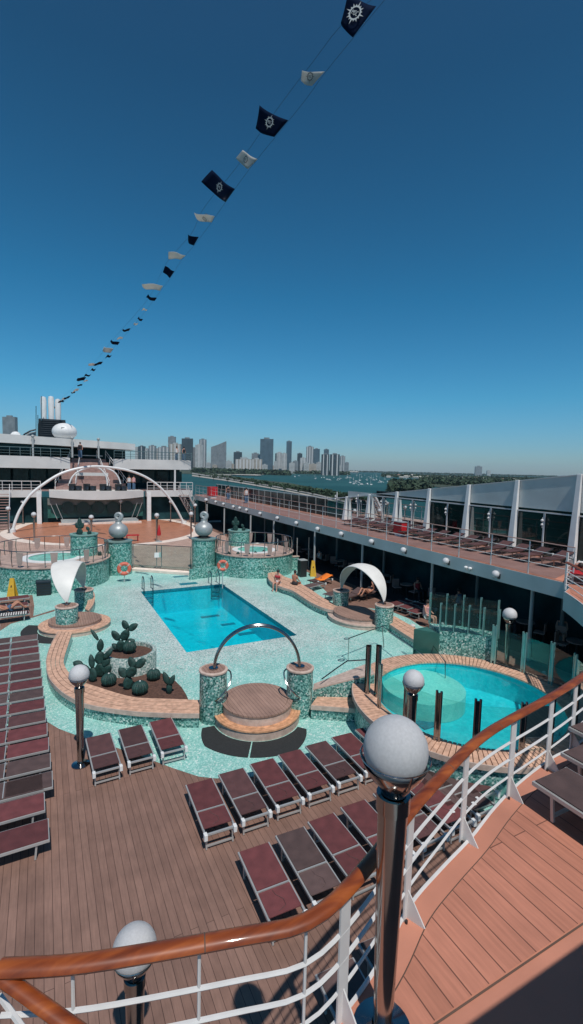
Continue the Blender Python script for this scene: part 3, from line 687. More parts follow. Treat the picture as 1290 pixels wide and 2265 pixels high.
LMP((16.0,12.2),2.05,'globe lamp standing behind the green glass screen by the round pool',1.18)
P=at(915,1505,2.78); LMP(P,2.78,'globe lamp at the left side of the round pool among dark posts',1.06)
for i,(px,py,h,lab) in enumerate([(18,1125,2.5,'far globe lamp beside the brown stairs at the left edge'),(50,1110,2.6,'far globe lamp below the left foot of the white arch'),(75,1138,2.5,'globe lamp at the left rim of the dance floor'),(202,1144,2.2,'globe lamp right behind the left cactus drum'),(267,1109,2.6,'globe lamp behind the left silver ball sculpture'),(347,1140,2.5,'globe lamp near the right rim of the dance floor'),(378,1110,2.6,'globe lamp by the right foot of the white arch'),(423,1137,2.5,'globe lamp at the foot of the right white stairs'),(432,1118,2.6,'farther globe lamp right behind the right stairs'),(456,1106,3.2,'globe lamp rising behind the right spiral sculpture')]):
    P=at(px,py,h+.19); LMP((P.x,P.y),h,lab,1.0,.19)
# ================================================================= BENCHES
def bench(label,outer,inner,zt,slats=4,base_mat=tess,seat=None,n=60,endcap=True):
    O=resample(outer,n); I=resample(inner,n)
    rt=empty('teak_bench',(O[0].x,O[0].y,0),label,'bench'); m=MB()
    for k in range(slats):
        a=k/slats+.012; c=(k+1)/slats-.012
        p=[]; 
        for i in range(n+1):
            p.append((O[i].lerp(I[i],a),O[i].lerp(I[i],c)))
        base=len(m.v); vs=[]
        for q0,q1 in p: vs+=[(q0.x,q0.y,zt),(q1.x,q1.y,zt),(q1.x,q1.y,zt-.05),(q0.x,q0.y,zt-.05)]
        fs=[]
        for i in range(n):
            for j in range(4):
                fs.append((i*4+j,i*4+(j+1)%4,(i+1)*4+(j+1)%4,(i+1)*4+j))
        fs+= [(0,1,2,3),(n*4+3,n*4+2,n*4+1,n*4)]; m.add(vs,fs)
    # front nosing
    m.build('seat',seat or teak,rt)
    d=MB(); vs=[];fs=[]
    for i in range(n+1):
        o_=O[i].lerp(I[i],.04); i_=O[i].lerp(I[i],.97); vs+=[(o_.x,o_.y,zt-.052),(i_.x,i_.y,zt-.052),(i_.x,i_.y,0),(o_.x,o_.y,0)]
    for i in range(n):
        for j in range(4): fs.append((i*4+j,i*4+(j+1)%4,(i+1)*4+(j+1)%4,(i+1)*4+j))
    fs+=[(0,1,2,3),(n*4+3,n*4+2,n*4+1,n*4)]
    d.add(vs,fs); d.build('base_wall',base_mat,rt)
    nz=MB(); 
    vs=[];fs=[]
    for i in range(n+1):
        o_=O[i]; o2=O[i].lerp(I[i],-.03); vs+=[(o_.x,o_.y,zt+.004),(o2.x,o2.y,zt+.004),(o2.x,o2.y,zt-.13),(o_.x,o_.y,zt-.13)]
    for i in range(n):
        for j in range(4): fs.append((i*4+j,i*4+(j+1)%4,(i+1)*4+(j+1)%4,(i+1)*4+j))
    fs+=[(0,1,2,3),(n*4+3,n*4+2,n*4+1,n*4)]
    nz.add(vs,fs); nz.build('edge_board',teak_pale if seat is None else seat,rt)
    return rt
def ln(pxs,z,n=5): return smooth_line([at(x,y,z) for x,y in pxs],n)
ob=ln([(130,1396),(114,1424),(103.5,1457),(105,1485),(114,1505.6),(137,1529),(167,1547),(193,1557),(239.5,1566),(286,1572),(321,1575),(400,1578),(441,1578)],.45)
ib=ln([(160.5,1397.5),(151,1426.5),(142,1457),(144,1473),(156,1490),(176,1505),(216,1518.5),(263,1533.5),(298,1541.6),(332.6,1544),(400,1546),(441,1548)],.45)
bench('long curved teak bench with mosaic base around the cactus bed',ob,ib,.45,4)
bench('short straight teak bench between the right arch pillar and the round pool',ln([(688,1560),(745,1564),(809,1569)],.45,2),ln([(704,1538),(750,1540),(797,1543)],.45,2),.45,4,n=10)
bench('teak bench curving away behind the white sail canopy',ln([(196,1350),(206,1337),(210,1322),(206,1308),(188,1296)],.45),ln([(188,1346),(193,1334),(194,1322),(190,1312),(178,1304)],.45),.45,3,n=24)
bench('long curved teak bench at the right of the pool where two bathers sit',ln([(593,1268),(596,1282),(618,1296),(645,1305),(665,1317),(690,1333),(720,1346),(740,1350)],.4),ln([(612,1262),(628,1274),(650,1282),(668,1292),(690,1305),(715,1322),(740,1335),(752,1340)],.4),.4,3,n=40)
bench('teak bench running right from the white canopy toward the glass screen',ln([(862,1380),(880,1392),(905,1408),(935,1426)],.4),ln([(872,1362),(895,1375),(925,1392),(945,1402)],.4),.4,3,n=12)
# ================================================================= PLANTING BED, PLANTER, CACTI
bed=[xy(p) for p in ib[18:]]
arc=[xy(at(x,y,.33)) for x,y in [(418,1550),(412,1536),(402,1520),(386,1504),(366,1492),(340,1484),(300,1476),(255,1470),(225,1472),(205,1485),(196,1500)]]
bedo=MB().poly(bed+arc,.05,.33).build('planting_bed',soil); tag(bedo,'brown soil cactus bed enclosed by the curved teak bench','planting bed')
pc=at(288,1438,.95); 
def planter(c,r,z,label,wall=tess,zs=None,thick=.13):
    rt=empty('round_planter',(c[0],c[1],0),label,'planter')
    MB().lathe([(r*.985,0),(r,.1),(r,z-.03),(r-.02,z),(r-thick,z),(r-thick-.01,z-.18)],(c[0],c[1],0),44).build('wall',wall,rt,smooth=True)
    s=MB().lathe([(.001,z-.10),(r-thick*.5,z-.13)],(c[0],c[1],0),44); s.build('soil',soil,rt); return rt
planter_m=mosaic('pebble_wall',[(0,(.20,.30,.28)),(.25,(.32,.42,.38)),(.45,(.12,.22,.20)),(.6,(.44,.50,.46)),(.85,(.60,.62,.58))],cell=.05,rough=.5)
planter(pc,.90,.95,'round pebble-clad planter with cacti inside the cactus bed',planter_m)
def spiny_ball(c,r,rt,name='stem'):
    nu,nl=36,12; m=MB(); vs=[];fs=[]
    for i in range(nl+1):
        th=pi*i/nl
        for k in range(nu):
            a=2*pi*k/nu; rr=r*math.sin(th)*(1+(.07 if k%2 else -.04)); vs.append((c[0]+rr*math.cos(a),c[1]+rr*math.sin(a),c[2]-r*.92*math.cos(th)*(1-.06*(i==nl))))
    for i in range(nl):
        for k in range(nu): fs.append((i*nu+k,i*nu+(k+1)%nu,(i+1)*nu+(k+1)%nu,(i+1)*nu+k))
    m.add(vs,fs).build(name,cactus_m,rt)
def pad(p,d,L_,w,rt,face,t=.09):
    """flat prickly-pear pad from p in direction d, facing 'face'"""
    d=Vector(d).normalized(); f=Vector(face); s=d.cross(f).normalized(); f=s.cross(d)
    m=MB(); vs=[];fs=[]; nl,nu=9,12
    for i in range(nl+1):
        t_=i/nl; rr=w/2*(math.sin(pi*min(1,max(.0,t_))**.8))**.62 if 0<t_<1 else .004
        rr=max(rr,.03 if i==0 else .004)
        for k in range(nu):
            a=2*pi*k/nu; vs.append(Vector(p)+d*L_*t_+s*rr*math.cos(a)+f*min(rr,t)*.8*math.sin(a))
    for i in range(nl):
        for k in range(nu): fs.append((i*nu+k,i*nu+(k+1)%nu,(i+1)*nu+(k+1)%nu,(i+1)*nu+k))
    m.add(vs,fs).build('pad',cactus_m,rt,smooth=True); return Vector(p)+d*L_
cr=(.888,-.46,0)  # rightward in plan
for _m in (maroon,taupe,dkmar):
    _nt=_m.node_tree; _b=_nt.nodes['Principled BSDF']; _l=_b.inputs['Base Color'].links[0]; _src=_l.from_socket; _oi=N(_nt,'ShaderNodeObjectInfo'); _mr=N(_nt,'ShaderNodeMapRange'); _mr.inputs['To Min'].default_value=.78; _mr.inputs['To Max'].default_value=1.22; L(_nt,_oi.outputs['Random'],_mr.inputs['Value']); _vm=N(_nt,'ShaderNodeVectorMath',operation='SCALE'); L(_nt,_src,_vm.inputs[0]); L(_nt,_mr.outputs[0],_vm.inputs['Scale']); L(_nt,_vm.outputs[0],_b.inputs['Base Color'])
def V(r,u,f=0.): return Vector((.888*r+.46*f,-.46*r+.888*f,u))
FACE=(-.3,-.9,.25)
def ballc(px,py,z,r,label):
    c=at(px,py,z+r*.85); rt=empty('ball_cactus',(c.x,c.y,z),label,'cactus','cacti in the planting bed'); spiny_ball((c.x,c.y,z+r*.85),r,rt)
    MB().ball((c.x,c.y,z+r*1.72),.03,1,8,6).build('tip',offwhite,rt,smooth=True)
ballc(241,1503,.33,.23,'ribbed ball cactus at the front left of the planting bed')
ballc(310,1521,.33,.24,'ribbed ball cactus nearest the teak bench at the front')
ballc(340,1492,.33,.215,'ribbed ball cactus at the foot of the round planter, right side')
ballc(287,1431,.88,.22,'ribbed ball cactus on top of the round planter')
def pear(px,py,z,label,parts,sc=1.,group='cacti in the planting bed'):
    P=at(px,py,z); rt=empty('prickly_pear',(P.x,P.y,z),label,'cactus',group)
    for (r,u,dr,du,L_,w) in parts: pad(P+V(r*sc,u*sc),V(dr,du,random.uniform(-.15,.15)),L_*sc,w*sc,rt,V(random.uniform(-.5,.5),.15,-1))
_pear=pear
def pear(*a,**k): k['sc']=1.04; _pear(*a,**k)
pear(283,1525,.33,'prickly pear with rounded pads in the middle of the bed front',[(0,0,0,1,.45,.3),(-.03,.4,-.75,.9,.38,.26),(.03,.4,.45,.9,.42,.32),(.2,.7,-.45,.9,.36,.28),(.25,.72,.9,.8,.42,.26)])
pear(374,1535,.33,'small two-lobed prickly pear at the right end of the bed',[(0,0,0,1,.45,.19),(-.02,.3,-.35,.9,.42,.2),(.02,.28,.4,.9,.36,.17)])
pear(222,1497,.33,'tall prickly pear cluster left of the round planter',[(0,0,.0,1,.5,.36),(0,.42,0,1,.45,.34),(0,.85,0.05,1,.42,.22),(-.05,1.22,-.7,.95,.45,.12),(.1,.6,.75,.8,.45,.2),(.12,.1,.6,.8,.4,.3),(.1,.35,.5,.8,.35,.26)])
pear(205,1508,.33,'prickly pear with one upright pad behind the globe lamp',[(0,0,0,1,.5,.32),(0,.45,-.15,1,.45,.2),(-.1,.3,-.8,.7,.4,.3),(-.3,.5,-.9,.3,.35,.25)])
pear(268,1440,.88,'prickly pear growing in the round planter with ear-like pads',[(0,0,0,1,.42,.32),(-.05,.38,-.7,.9,.42,.28),(.05,.38,.45,.9,.46,.3),(.22,.78,-.5,.85,.34,.26),(.26,.75,.9,.6,.38,.24),(.12,.2,.9,.5,.4,.3),(-.05,.05,-.9,.6,.34,.2)])
# ================================================================= GATES: pillars, platforms, arch, canopies
def pillar(c,r,z,label,top=teak_top,wall=tess):
    rt=empty('mosaic_pillar',(c[0],c[1],0),label,'pillar','mosaic pillars of the three gates')
    MB().cyl((c[0],c[1],0),r,0.,z-.05,40).build('shaft',wall,rt,smooth=True)
    MB().lathe([(.001,z),(r*.90,z)],(c[0],c[1],0),40).build('top',top,rt)
    MB().lathe([(r+.0,z-.06),(r+.025,z-.045),(r+.025,z-.005),(r*.98,z+.012),(r*.88,z+.012),(r*.87,z-.02)],(c[0],c[1],0),40).build('rim',teak_pale,rt,smooth=True)
    return rt
def bottom(px,py,r):   # centre of a pillar whose front-bottom pixel is given
    p=at(px,py,0); d=Vector((p.x,p.y,0)).normalized(); return p+d*r
FL=bottom(471,1605,.40); FR=bottom(661,1592,.40)
zL=up(FL,1479); zR=up(FR,1475)
pillar(FL,.40,zL,'mosaic pillar at the left foot of the chrome arch')
pillar(FR,.40,zR,'mosaic pillar at the right foot of the chrome arch')
gd=(FR-FL).normalized(); gn=Vector((-gd.y,gd.x,0)); gm=(FL+FR)/2; gm.z=0
def ringseg(m,c,r0,r1,z0,z1,a0,a1,n=40,sq=1.,ax=None):
    vs=[];fs=[]
    for k in range(n+1):
        a=a0+(a1-a0)*k/n
        for r,z in((r0,z1),(r1,z1),(r1,z0),(r0,z0)):
            x,y=r*math.cos(a),r*math.sin(a)*sq
            if ax: x,y=ax[0]*x-ax[1]*y,ax[1]*x+ax[0]*y
            vs.append((c[0]+x,c[1]+y,z))
    for k in range(n):
        for j in range(4): fs.append((k*4+j,k*4+(j+1)%4,(k+1)*4+(j+1)%4,(k+1)*4+j))
    if abs(a1-a0)<2*pi-.01: fs+=[(0,1,2,3),(n*4+3,n*4+2,n*4+1,n*4)]
    m.add(vs,fs)
def platform(c,r1,r2,z1,z2,label,ax,sq=1.,lowmat=orange_teak,full=True,a0=0.,a1=2*pi):
    rt=empty('stepped_platform',(c[0],c[1],0),label,'platform','stepped teak platforms at the three gates')
    m=MB(); ringseg(m,c,.01,r1-.03,0.004,z1-.045,a0,a1,56,sq,ax); m.build('lower_riser',teak_pale,rt,smooth=True)
    m=MB(); k=4; d=(r1-r2+.1)/k
    for i in range(k): ringseg(m,c,r1-d*(i+1)+.008,r1-d*i,z1-.045,z1,a0,a1,56,sq,ax)
    m.build('lower_tread',lowmat,rt)
    m=MB(); ringseg(m,c,.01,r2-.03,z1-.03,z2-.05,0,2*pi,56,sq,ax); m.build('upper_riser',teak_pale,rt,smooth=True)
    m=MB(); ringseg(m,c,.01,r2-.16,z2-.05,z2-.002,0,2*pi,56,sq,ax); m.build('deck',teak_top,rt)
    m=MB(); ringseg(m,c,r2-.15,r2,z2-.05,z2,0,2*pi,56,sq,ax); m.build('upper_tread',teak_top,rt)
    return rt
ax=(gd.x,gd.y)
pcn=gm+gn*(-.12)
platform(pcn,1.30,1.06,.30,.60,'round stepped teak platform under the chrome arch',ax)
# lower landing strips: two curved black mats with a gap
c=pcn; 
ga=math.atan2(gd.y,gd.x)
mid=math.atan2(at(556,1650,0).y-c.y,at(556,1650,0).x-c.x)-ga
for nm_,a0,a1 in (('left black curved mat around the chrome arch platform',mid-1.12,mid-.012),('right black curved mat around the chrome arch platform',mid+.012,mid+1.22)):
    m=MB(); pts=[];n_=24
    for k in range(n_+1):
        a=ga+a0+(a1-a0)*k/n_; pts.append((c.x+1.31*math.cos(a),c.y+1.31*math.sin(a)))
    for k in range(n_,-1,-1):
        a=ga+a0+(a1-a0)*k/n_; e=abs(a-(ga+mid))/1.2; rr=2.02-.42*max(0,e-.55)/.45; pts.append((c.x+rr*math.cos(a),c.y+rr*math.sin(a)))
    m.poly(pts,.008,.022); tag(m.build('floor_mat',mat_black),nm_,'mat','black curved mats at the arch platform')
# chrome arch: twin tubes joined
root=empty('chrome_arch',(gm.x,gm.y,0),'polished double-tube chrome arch standing on two mosaic pillars','arch')
wA=(FR-FL).length; apex=up(gm,1383)
zb=min(zL,zR)-.1
for off,nm_ in ((-.055,'arch_tube'),(.055,'arch_tube')):
    pts=[]
    for k in range(37):
        t=pi*k/36; x=-math.cos(t); z=math.sin(t)
        zz=(zL if x<0 else zR)-.1; pts.append(gm+gd*x*(wA/2)*.985+gn*off+Vector((0,0,zz+(apex-zz)*z**.92)))
    MB().tube(pts,.042,12).build(nm_,chrome,root,smooth=True)
m=MB()
for k in range(1,12):
    t=pi*k/12; x=-math.cos(t); z=math.sin(t); zz=(zL if x<0 else zR)-.1; q=gm+gd*x*(wA/2)*.985+Vector((0,0,zz+(apex-zz)*z**.92)); m.bar(q-gn*.06,q+gn*.06,.03,.02)
m.build('arch_web',chrome,root)
for P,zz in ((FL,zL),(FR,zR)): MB().cyl((P.x,P.y,0),.14,zz+.002,zz+.04,20).build('foot_plate',chrome_d,root,smooth=True)
# curved grab handles on the pillars facing the opening
for P,zz,sg,lb in ((FL,zL,1,'chrome hoop handle on the left arch pillar'),(FR,zR,-1,'chrome hoop handle on the right arch pillar')):
    rt=empty('grab_handle',(P.x,P.y,zz),lb,'handle'); a=ga+(0 if sg>0 else pi)
    pts=[]
    for k in range(13):
        t=k/12; an=a-sg*(t*1.5-.1); rr=.41+.15*math.sin(pi*t)**.5; pts.append((P.x+rr*math.cos(an),P.y+rr*math.sin(an),zz-.06-.72*t**1.2))
    MB().tube(smooth_line(pts,3),.023,8).build('hoop',chrome,rt,smooth=True)
# right gate
RA=bottom(753,1358,.42); RB=bottom(848,1399,.43); 
pillar(RA,.42,up(RA,1305),'mosaic pillar under the left foot of the white arched canopy')
pillar(RB,.43,up(RB,1337),'mosaic pillar under the right foot of the white arched canopy')
LA=bottom(149,1402,.46); LB_=Vector((LA.x+.95,LA.y+3.6,0))
pillar(LA,.46,up(LA,1339),'mosaic pillar carrying the near tip of the white sail canopy')
pillar(LB_,.46,up(LB_,1303),'dark mosaic pillar carrying the far tip of the white sail canopy')
pR=(RA+RB)/2; dR=(RB-RA).normalized()
platform(pR+Vector((-.25,.05,0)),1.62,1.30,.22,.42,'stepped teak platform below the white arched canopy',(dR.x,dR.y),.80,teak_pale)
pL=(LA+LB_)/2; dL=(LB_-LA).normalized()
platform(pL+Vector((-.12,-1.45,0)),1.52,1.12,.22,.40,'stepped teak platform around the left sail canopy pillar',(1,0),.95,teak)
m=MB(); cc=pL+Vector((-.12,-1.45,0)); n_=24; pts=[]
for k in range(n_+1): a=R(150)+R(95)*k/n_; pts.append((cc.x+1.54*math.cos(a),cc.y+1.47*math.sin(a)))
for k in range(n_,-1,-1): a=R(150)+R(95)*k/n_; pts.append((cc.x+2.2*math.cos(a),cc.y+2.1*math.sin(a)))
m.poly(pts,.008,.024); tag(m.build('floor_mat',mat_black),'black curved mat beside the left sail canopy platform','mat')
m=MB(); pts=[]; cc=pR+Vector((-.25,.05,0))
for k in range(n_+1): a=R(-25)+R(90)*k/n_; pts.append((cc.x+1.4*math.cos(a),cc.y+1.68*math.sin(a)))
for k in range(n_,-1,-1): a=R(-25)+R(90)*k/n_; pts.append((cc.x+2.1*math.cos(a),cc.y+2.5*math.sin(a)))
m.poly(pts,.008,.024); tag(m.build('floor_mat',mat_black),'dark mat behind the white arched canopy platform','mat')
def canopy(A,B,zA,zB,ztop,W_,label,tilt=0.):
    rt=empty('arched_canopy',((A.x+B.x)/2,(A.y+B.y)/2,0),label,'canopy'); d=(B-A); Lh=d.length/2; d.normalize(); nrm=Vector((-d.y,d.x,0)); mid_=(A+B)/2
    for nm_,mt,off in(('outer_shell',shell_out,0.),('lining',shell_in,-.035)):
        vs=[];fs=[];n_=40;w_=6
        for k in range(n_+1):
            t=pi*k/n_; x=-math.cos(t); s=math.sin(t); zz=zA if x<0 else zB
            hw=W_/2*(max(s,.03)**.85); 
            for j in range(w_+1):
                u=-1+2*j/w_; q=mid_+d*x*(Lh*.98+off)+nrm*(u*hw+tilt*s)+Vector((0,0,zz+.12+(ztop-zz-.12+off)*s-abs(u)**2*.10*s)); vs.append((q.x,q.y,q.z))
        for k in range(n_):
            for j in range(w_): a=k*(w_+1)+j; fs.append((a,a+1,a+w_+2,a+w_+1))
        MB().add(vs,fs).build(nm_,mt,rt,smooth=True,recalc=False)
    for sgn in (-1,1):
        vs=[]
        for k in range(41):
            t=pi*k/40; x=-math.cos(t); s=math.sin(t); zz=zA if x<0 else zB; hw=W_/2*(max(s,.03)**.85); vs.append(mid_+d*x*Lh*.975+nrm*(sgn*hw+tilt*s)+Vector((0,0,zz+.10+(ztop-zz-.12)*s-.10*s)))
        MB().tube(vs,.02,6).build('edge_tube',offwhite,rt,smooth=True)
    for P,zz in((A,zA),(B,zB)):
        m=MB()
        for s_ in(-1,1): m.bar(Vector((P.x,P.y,zz+.0))+nrm*.1*s_,Vector((P.x,P.y,zz+.16)),.03,.03)
        m.cyl((P.x,P.y,0),.08,zz,zz+.05,12); m.build('foot_bracket',chrome_d,rt)
canopy(RA,RB,up(RA,1305),up(RB,1337),up(pR,1247),1.0,'white arched fabric canopy on two mosaic pillars right of the pool')
canopy(LA,LB_,up(LA,1339),up(LB_,1303),up(pL,1240),1.25,'white sail-shaped canopy on mosaic pillars left of the pool',tilt=.35)
# ================================================================= ROUND POOL
RC=Vector((10.95,9.62,0)); RI=2.66; RO=3.32; RZ=.90
root=empty('round_pool',RC,'raised round children pool with teak rim and mosaic wall','pool')
MB().lathe([(RO-.06,0),(RO-.06,RZ-.06)],RC,90).build('outer_wall',tess,root,smooth=True)
MB().lathe([(RI+.004,RZ-.02),(RI+.004,.05)],RC,90).build('inner_wall',pool2,root,smooth=True)
m=MB(); nb=150
for k in range(nb):
    a0=2*pi*k/nb; a1=2*pi*(k+.84)/nb; vs=[]
    for z in (RZ-.05,RZ):
        for a,r in((a0,RI-.04),(a1,RI-.04),(a1,RO),(a0,RO)): vs.append((RC.x+r*math.cos(a),RC.y+r*math.sin(a),z))
    m.add(vs,[(3,2,1,0),(4,5,6,7),(0,1,5,4),(1,2,6,5),(2,3,7,6),(3,0,4,7)])
m.build('teak_rim',teak,root)
MB().lathe([(RI,RZ-.055),(RO-.02,RZ-.055)],RC,90).build('rim_support',teak_dark,root)
MB().lathe([(RO+.0,RZ-.13),(RO+.03,RZ-.13),(RO+.03,RZ+.005),(RO+.0,RZ+.005)],RC,90).build('rim_edge',teak_pale,root,smooth=False)
MB().lathe([(.001,.05),(RI,.05)],RC,80).build('pool_floor',pool2,root)
MB().lathe([(.001,.78),(RI-.002,.78)],RC,80).build('water_surface',w_round,root)
s1=at(937,1517,.6); MB().cyl((s1.x,s1.y,0),1.30,.06,.6,56).build('shallow_step',pool_step,root,smooth=True)
s2=at(872,1478,.5)
# pale crescent at the far left: part of a second disc clipped by the pool circle
cl_=[]
for k in range(40):
    a=2*pi*k/40; q=Vector((s2.x+.98*math.cos(a),s2.y+.98*math.sin(a),0)); dv=q-Vector((RC.x,RC.y,0))
    if dv.length>RI-.02: q=Vector((RC.x,RC.y,0))+dv*((RI-.02)/dv.length)
    cl_.append((q.x,q.y))
MB().poly(cl_,.06,.56).build('shallow_step',pool_step2,root)
for px,py,nm_ in ((945,1600,'floor_grate'),(1145,1540,'floor_grate')):
    p=at(px,py,.08); MB().box((p.x-.3,p.y-.22,.055),(p.x+.3,p.y+.22,.09)).build(nm_,poolband,root)
# ladder rail into round pool
m=MB()
# glass fence posts: near side (dark twin chrome) and far side (greenish)
def fence_posts(root,bases,z0,z1,mt,twin=.055,r=.032):
    for p in bases:
        dv=(Vector((p[0],p[1],0))-Vector((RC.x,RC.y,0))).normalized(); tv=Vector((-dv.y,dv.x,0))
        m=MB()
        for s_ in (-1,1):
            q=Vector((p[0],p[1],0))+tv*s_*twin; m.tube([(q.x,q.y,z0),(q.x,q.y,z1)],r,8)
        m.bar((p[0],p[1],z0+.1),(p[0],p[1],z1-.05),.06,.04,(dv.x,dv.y,0)); m.build('post',mt,root,smooth=True)
nb_=[(857,1563),(908,1603),(968,1636),(1050,1652),(1145,1660),(1205,1652),(1255,1612)]
nbw=[xy(at(x,y,RZ)) for x,y in nb_]
def onc(p,r):
    d=(Vector((p[0],p[1],0))-Vector((RC.x,RC.y,0))).normalized(); return (RC.x+d.x*r,RC.y+d.y*r)
nbw=[onc(p,RI+.14) for p in nbw]
root=empty('glass_fence',(nbw[2][0],nbw[2][1],RZ),'dark chrome posts with clear glass on the near side of the round pool','fence')
fence_posts(root,nbw,RZ,2.18,chrome_d)
for a,c in zip(nbw,nbw[1:]):
    a_,c_=Vector((a[0],a[1],0)),Vector((c[0],c[1],0)); t=(c_-a_).normalized(); a_+=t*.1; c_-=t*.1
    MB().quad((a_.x,a_.y,RZ+.08),(c_.x,c_.y,RZ+.08),(c_.x,c_.y,2.02),(a_.x,a_.y,2.02)).build('glass_panel',glass,root)
fb_=[(1088,1470),(1145,1492),(1197,1517),(1245,1545),(1275,1580)]
fbw=[onc(xy(at(x,y,RZ)),RO-.12) for x,y in fb_]
greenp=plain('green_tint_post',(.24,.42,.40),.2,.5)
root=empty('glass_fence',(fbw[1][0],fbw[1][1],RZ),'green tinted glass fence on the far side of the round pool','fence')
fence_posts(root,fbw,RZ,2.28,greenp)
fbx=fbw
for a,c in zip(fbx,fbx[1:]):
    a_,c_=Vector((a[0],a[1],0)),Vector((c[0],c[1],0)); t=(c_-a_).normalized(); a_+=t*.1; c_-=t*.1
    MB().quad((a_.x,a_.y,RZ+.05),(c_.x,c_.y,RZ+.05),(c_.x,c_.y,2.15),(a_.x,a_.y,2.15)).build('glass_panel',glass,root)
# low mosaic wall box left of it (behind the rim) with glass on top
w0=at(970,1437,.9); 
wpts=[xy(at(937,1436,.55)),xy(at(970,1446,.9)),xy(at(1095,1467,.9))]
A1=onc(xy(at(968,1442,RZ)),RO+.06); A2=onc(xy(at(1030,1452,RZ)),RO+.06); A3=onc(xy(at(1090,1475,RZ)),RO+.06)
zt_=up((A1[0],A1[1]),1395)
root=empty('mosaic_wall',(A1[0],A1[1],0),'angular mosaic wall topped by glass behind the round pool','wall')
ex=Vector((.55,.55,0))
body=[A1,A2,A3,(A3[0]+.5,A3[1]+.45),(A2[0]+.45,A2[1]+.6),(A1[0]+.25,A1[1]+.8)]
MB().poly(body,0,zt_).build('body',tess,root)
lw=at(938,1450,0.3); E0=(A1[0]-.55,A1[1]+.75)
MB().poly([A1,(A1[0]+.1,A1[1]+.75),E0],0,zt_-.1).build('side_wing',plain('dark_tile',(.03,.12,.10),.4),root)
topb=[A1,A2,A3]
back=[(A1[0]+.25,A1[1]+.8),(A2[0]+.45,A2[1]+.6),(A3[0]+.5,A3[1]+.45)]
for line_,h_ in ((topb,up((A2[0],A2[1]),1338)),(back,up((A2[0],A2[1]),1328))):
    LS=resample([(p[0],p[1],0) for p in line_],4)
    for p in LS: m=MB(); m.tube([(p.x-.03,p.y,zt_),(p.x-.03,p.y,h_)],.02,6); m.tube([(p.x+.03,p.y,zt_),(p.x+.03,p.y,h_)],.02,6); m.build('post',greenp,root,smooth=True)
    for a,c in zip(LS,LS[1:]): MB().quad((a.x,a.y,zt_),(c.x,c.y,zt_),(c.x,c.y,h_-.06),(a.x,a.y,h_-.06)).build('glass_panel',glass,root)
# ramp: mosaic wall with sloping teak coping up to the round pool
root=empty('mosaic_ramp_wall',(8.,12.,0),'mosaic wall rising to the round pool with sloping teak coping','wall')
r0=at(692,1541,.45); r0.z=0; r1=Vector((8.62,11.68,0)); r2=Vector((9.02,11.5,0)); 
z0_,z1_=up(r0,1527),1.18
bk0=r0+Vector((.20,.30,0)); bk1=at(772,1470,1.1); bk1.z=0; bk2=r2+Vector((.3,.75,0))
m=MB(); m.add([(r0.x,r0.y,0),(r2.x,r2.y,0),(r2.x,r2.y,z1_),(r0.x,r0.y,z0_),(bk0.x,bk0.y,0),(bk2.x,bk2.y,0),(bk2.x,bk2.y,z1_),(bk0.x,bk0.y,z0_)],[(0,1,2,3),(5,4,7,6),(3,2,6,7),(1,5,6,2),(4,0,3,7)])
m.build('wall',tess,root)
m=MB()
K=4
for k in range(K):
    a,c=k/K+.01,(k+1)/K-.01
    f=lambda t:(r0.lerp(bk0,t),r2.lerp(bk2,t))
    p0,p1=f(a); q0_,q1_=f(c)
    mm=[(p0.x,p0.y,z0_+.05),(p1.x,p1.y,z1_+.05),(q1_.x,q1_.y,z1_+.05),(q0_.x,q0_.y,z0_+.05)]
    m.add(mm+[(x,y,z-.045) for x,y,z in mm],[(0,1,2,3),(7,6,5,4),(0,4,5,1),(1,5,6,2),(2,6,7,3),(3,7,4,0)])
m.build('coping',teak_pale,root)
# big twin gate posts at the rim
root=empty('gate_posts',(9.05,11.2,0),'pair of wide chrome gate posts at the entrance of the round pool','gate post')
for x,yb,yt in ((812,1532,1428),(834,1540,1428)):
    p=at(x,yb,RZ); h_=up(p,yt); m=MB()
    m.lathe([(.085,RZ),(.085,h_)],p.xyz*1-Vector((0,0,p.z)),20,R(200),R(520)-R(0)); m.build('post',chrome_d,root,smooth=True)
    MB().tube([(p.x,p.y,RZ),(p.x,p.y,h_-.05)],.03,8).build('core',chrome,root,smooth=True)
# thin handrail (dark) along the ramp
root=empty('ramp_handrail',at(700,1500,0),'thin dark handrail with looped ends above the ramp','railing')
hp=[at(712,1502,1.0),at(742,1480,1.15),at(768,1462,1.35),at(800,1460,1.5),at(812,1459,1.6)]
MB().tube(hp,.02,8).build('lower_rail',chrome_d,root,smooth=True)
b0=at(770,1462,.004); tp=up(b0,1412); hp=[(b0.x,b0.y,0),(b0.x,b0.y,tp)]; MB().tube(hp,.014,8).build('post',chrome_d,root,smooth=True)
e0=Vector((b0.x,b0.y,tp)); e1=atD(845,1402,(MR.transposed()@(e0-C0)).z*-1+1.6); e1.z=tp
MB().tube([e0,e0.lerp(e1,.5),e1,e1+Vector((.05,-.1,-.9))],.02,8).build('upper_rail',chrome_d,root,smooth=True)
MB().tube([e0+Vector((.12*math.cos(a)-.1,.07*math.sin(a),0)) for a in [2*pi*k/16 for k in range(16)]],.014,6,closed=True).build('loop',chrome_d,root,smooth=True)
e2=at(768,1462,1.35); MB().tube([e2+Vector((.12*math.cos(a)-.16,.07*math.sin(a)+.1,.02)) for a in [2*pi*k/16 for k in range(16)]],.014,6,closed=True).build('loop',chrome_d,root,smooth=True)
f0=e1; f1=at(938,1450,.9)
MB().tube([f0,f1,Vector((f1.x,f1.y,0))],.02,8).build('far_rail',chrome_d,root,smooth=True)
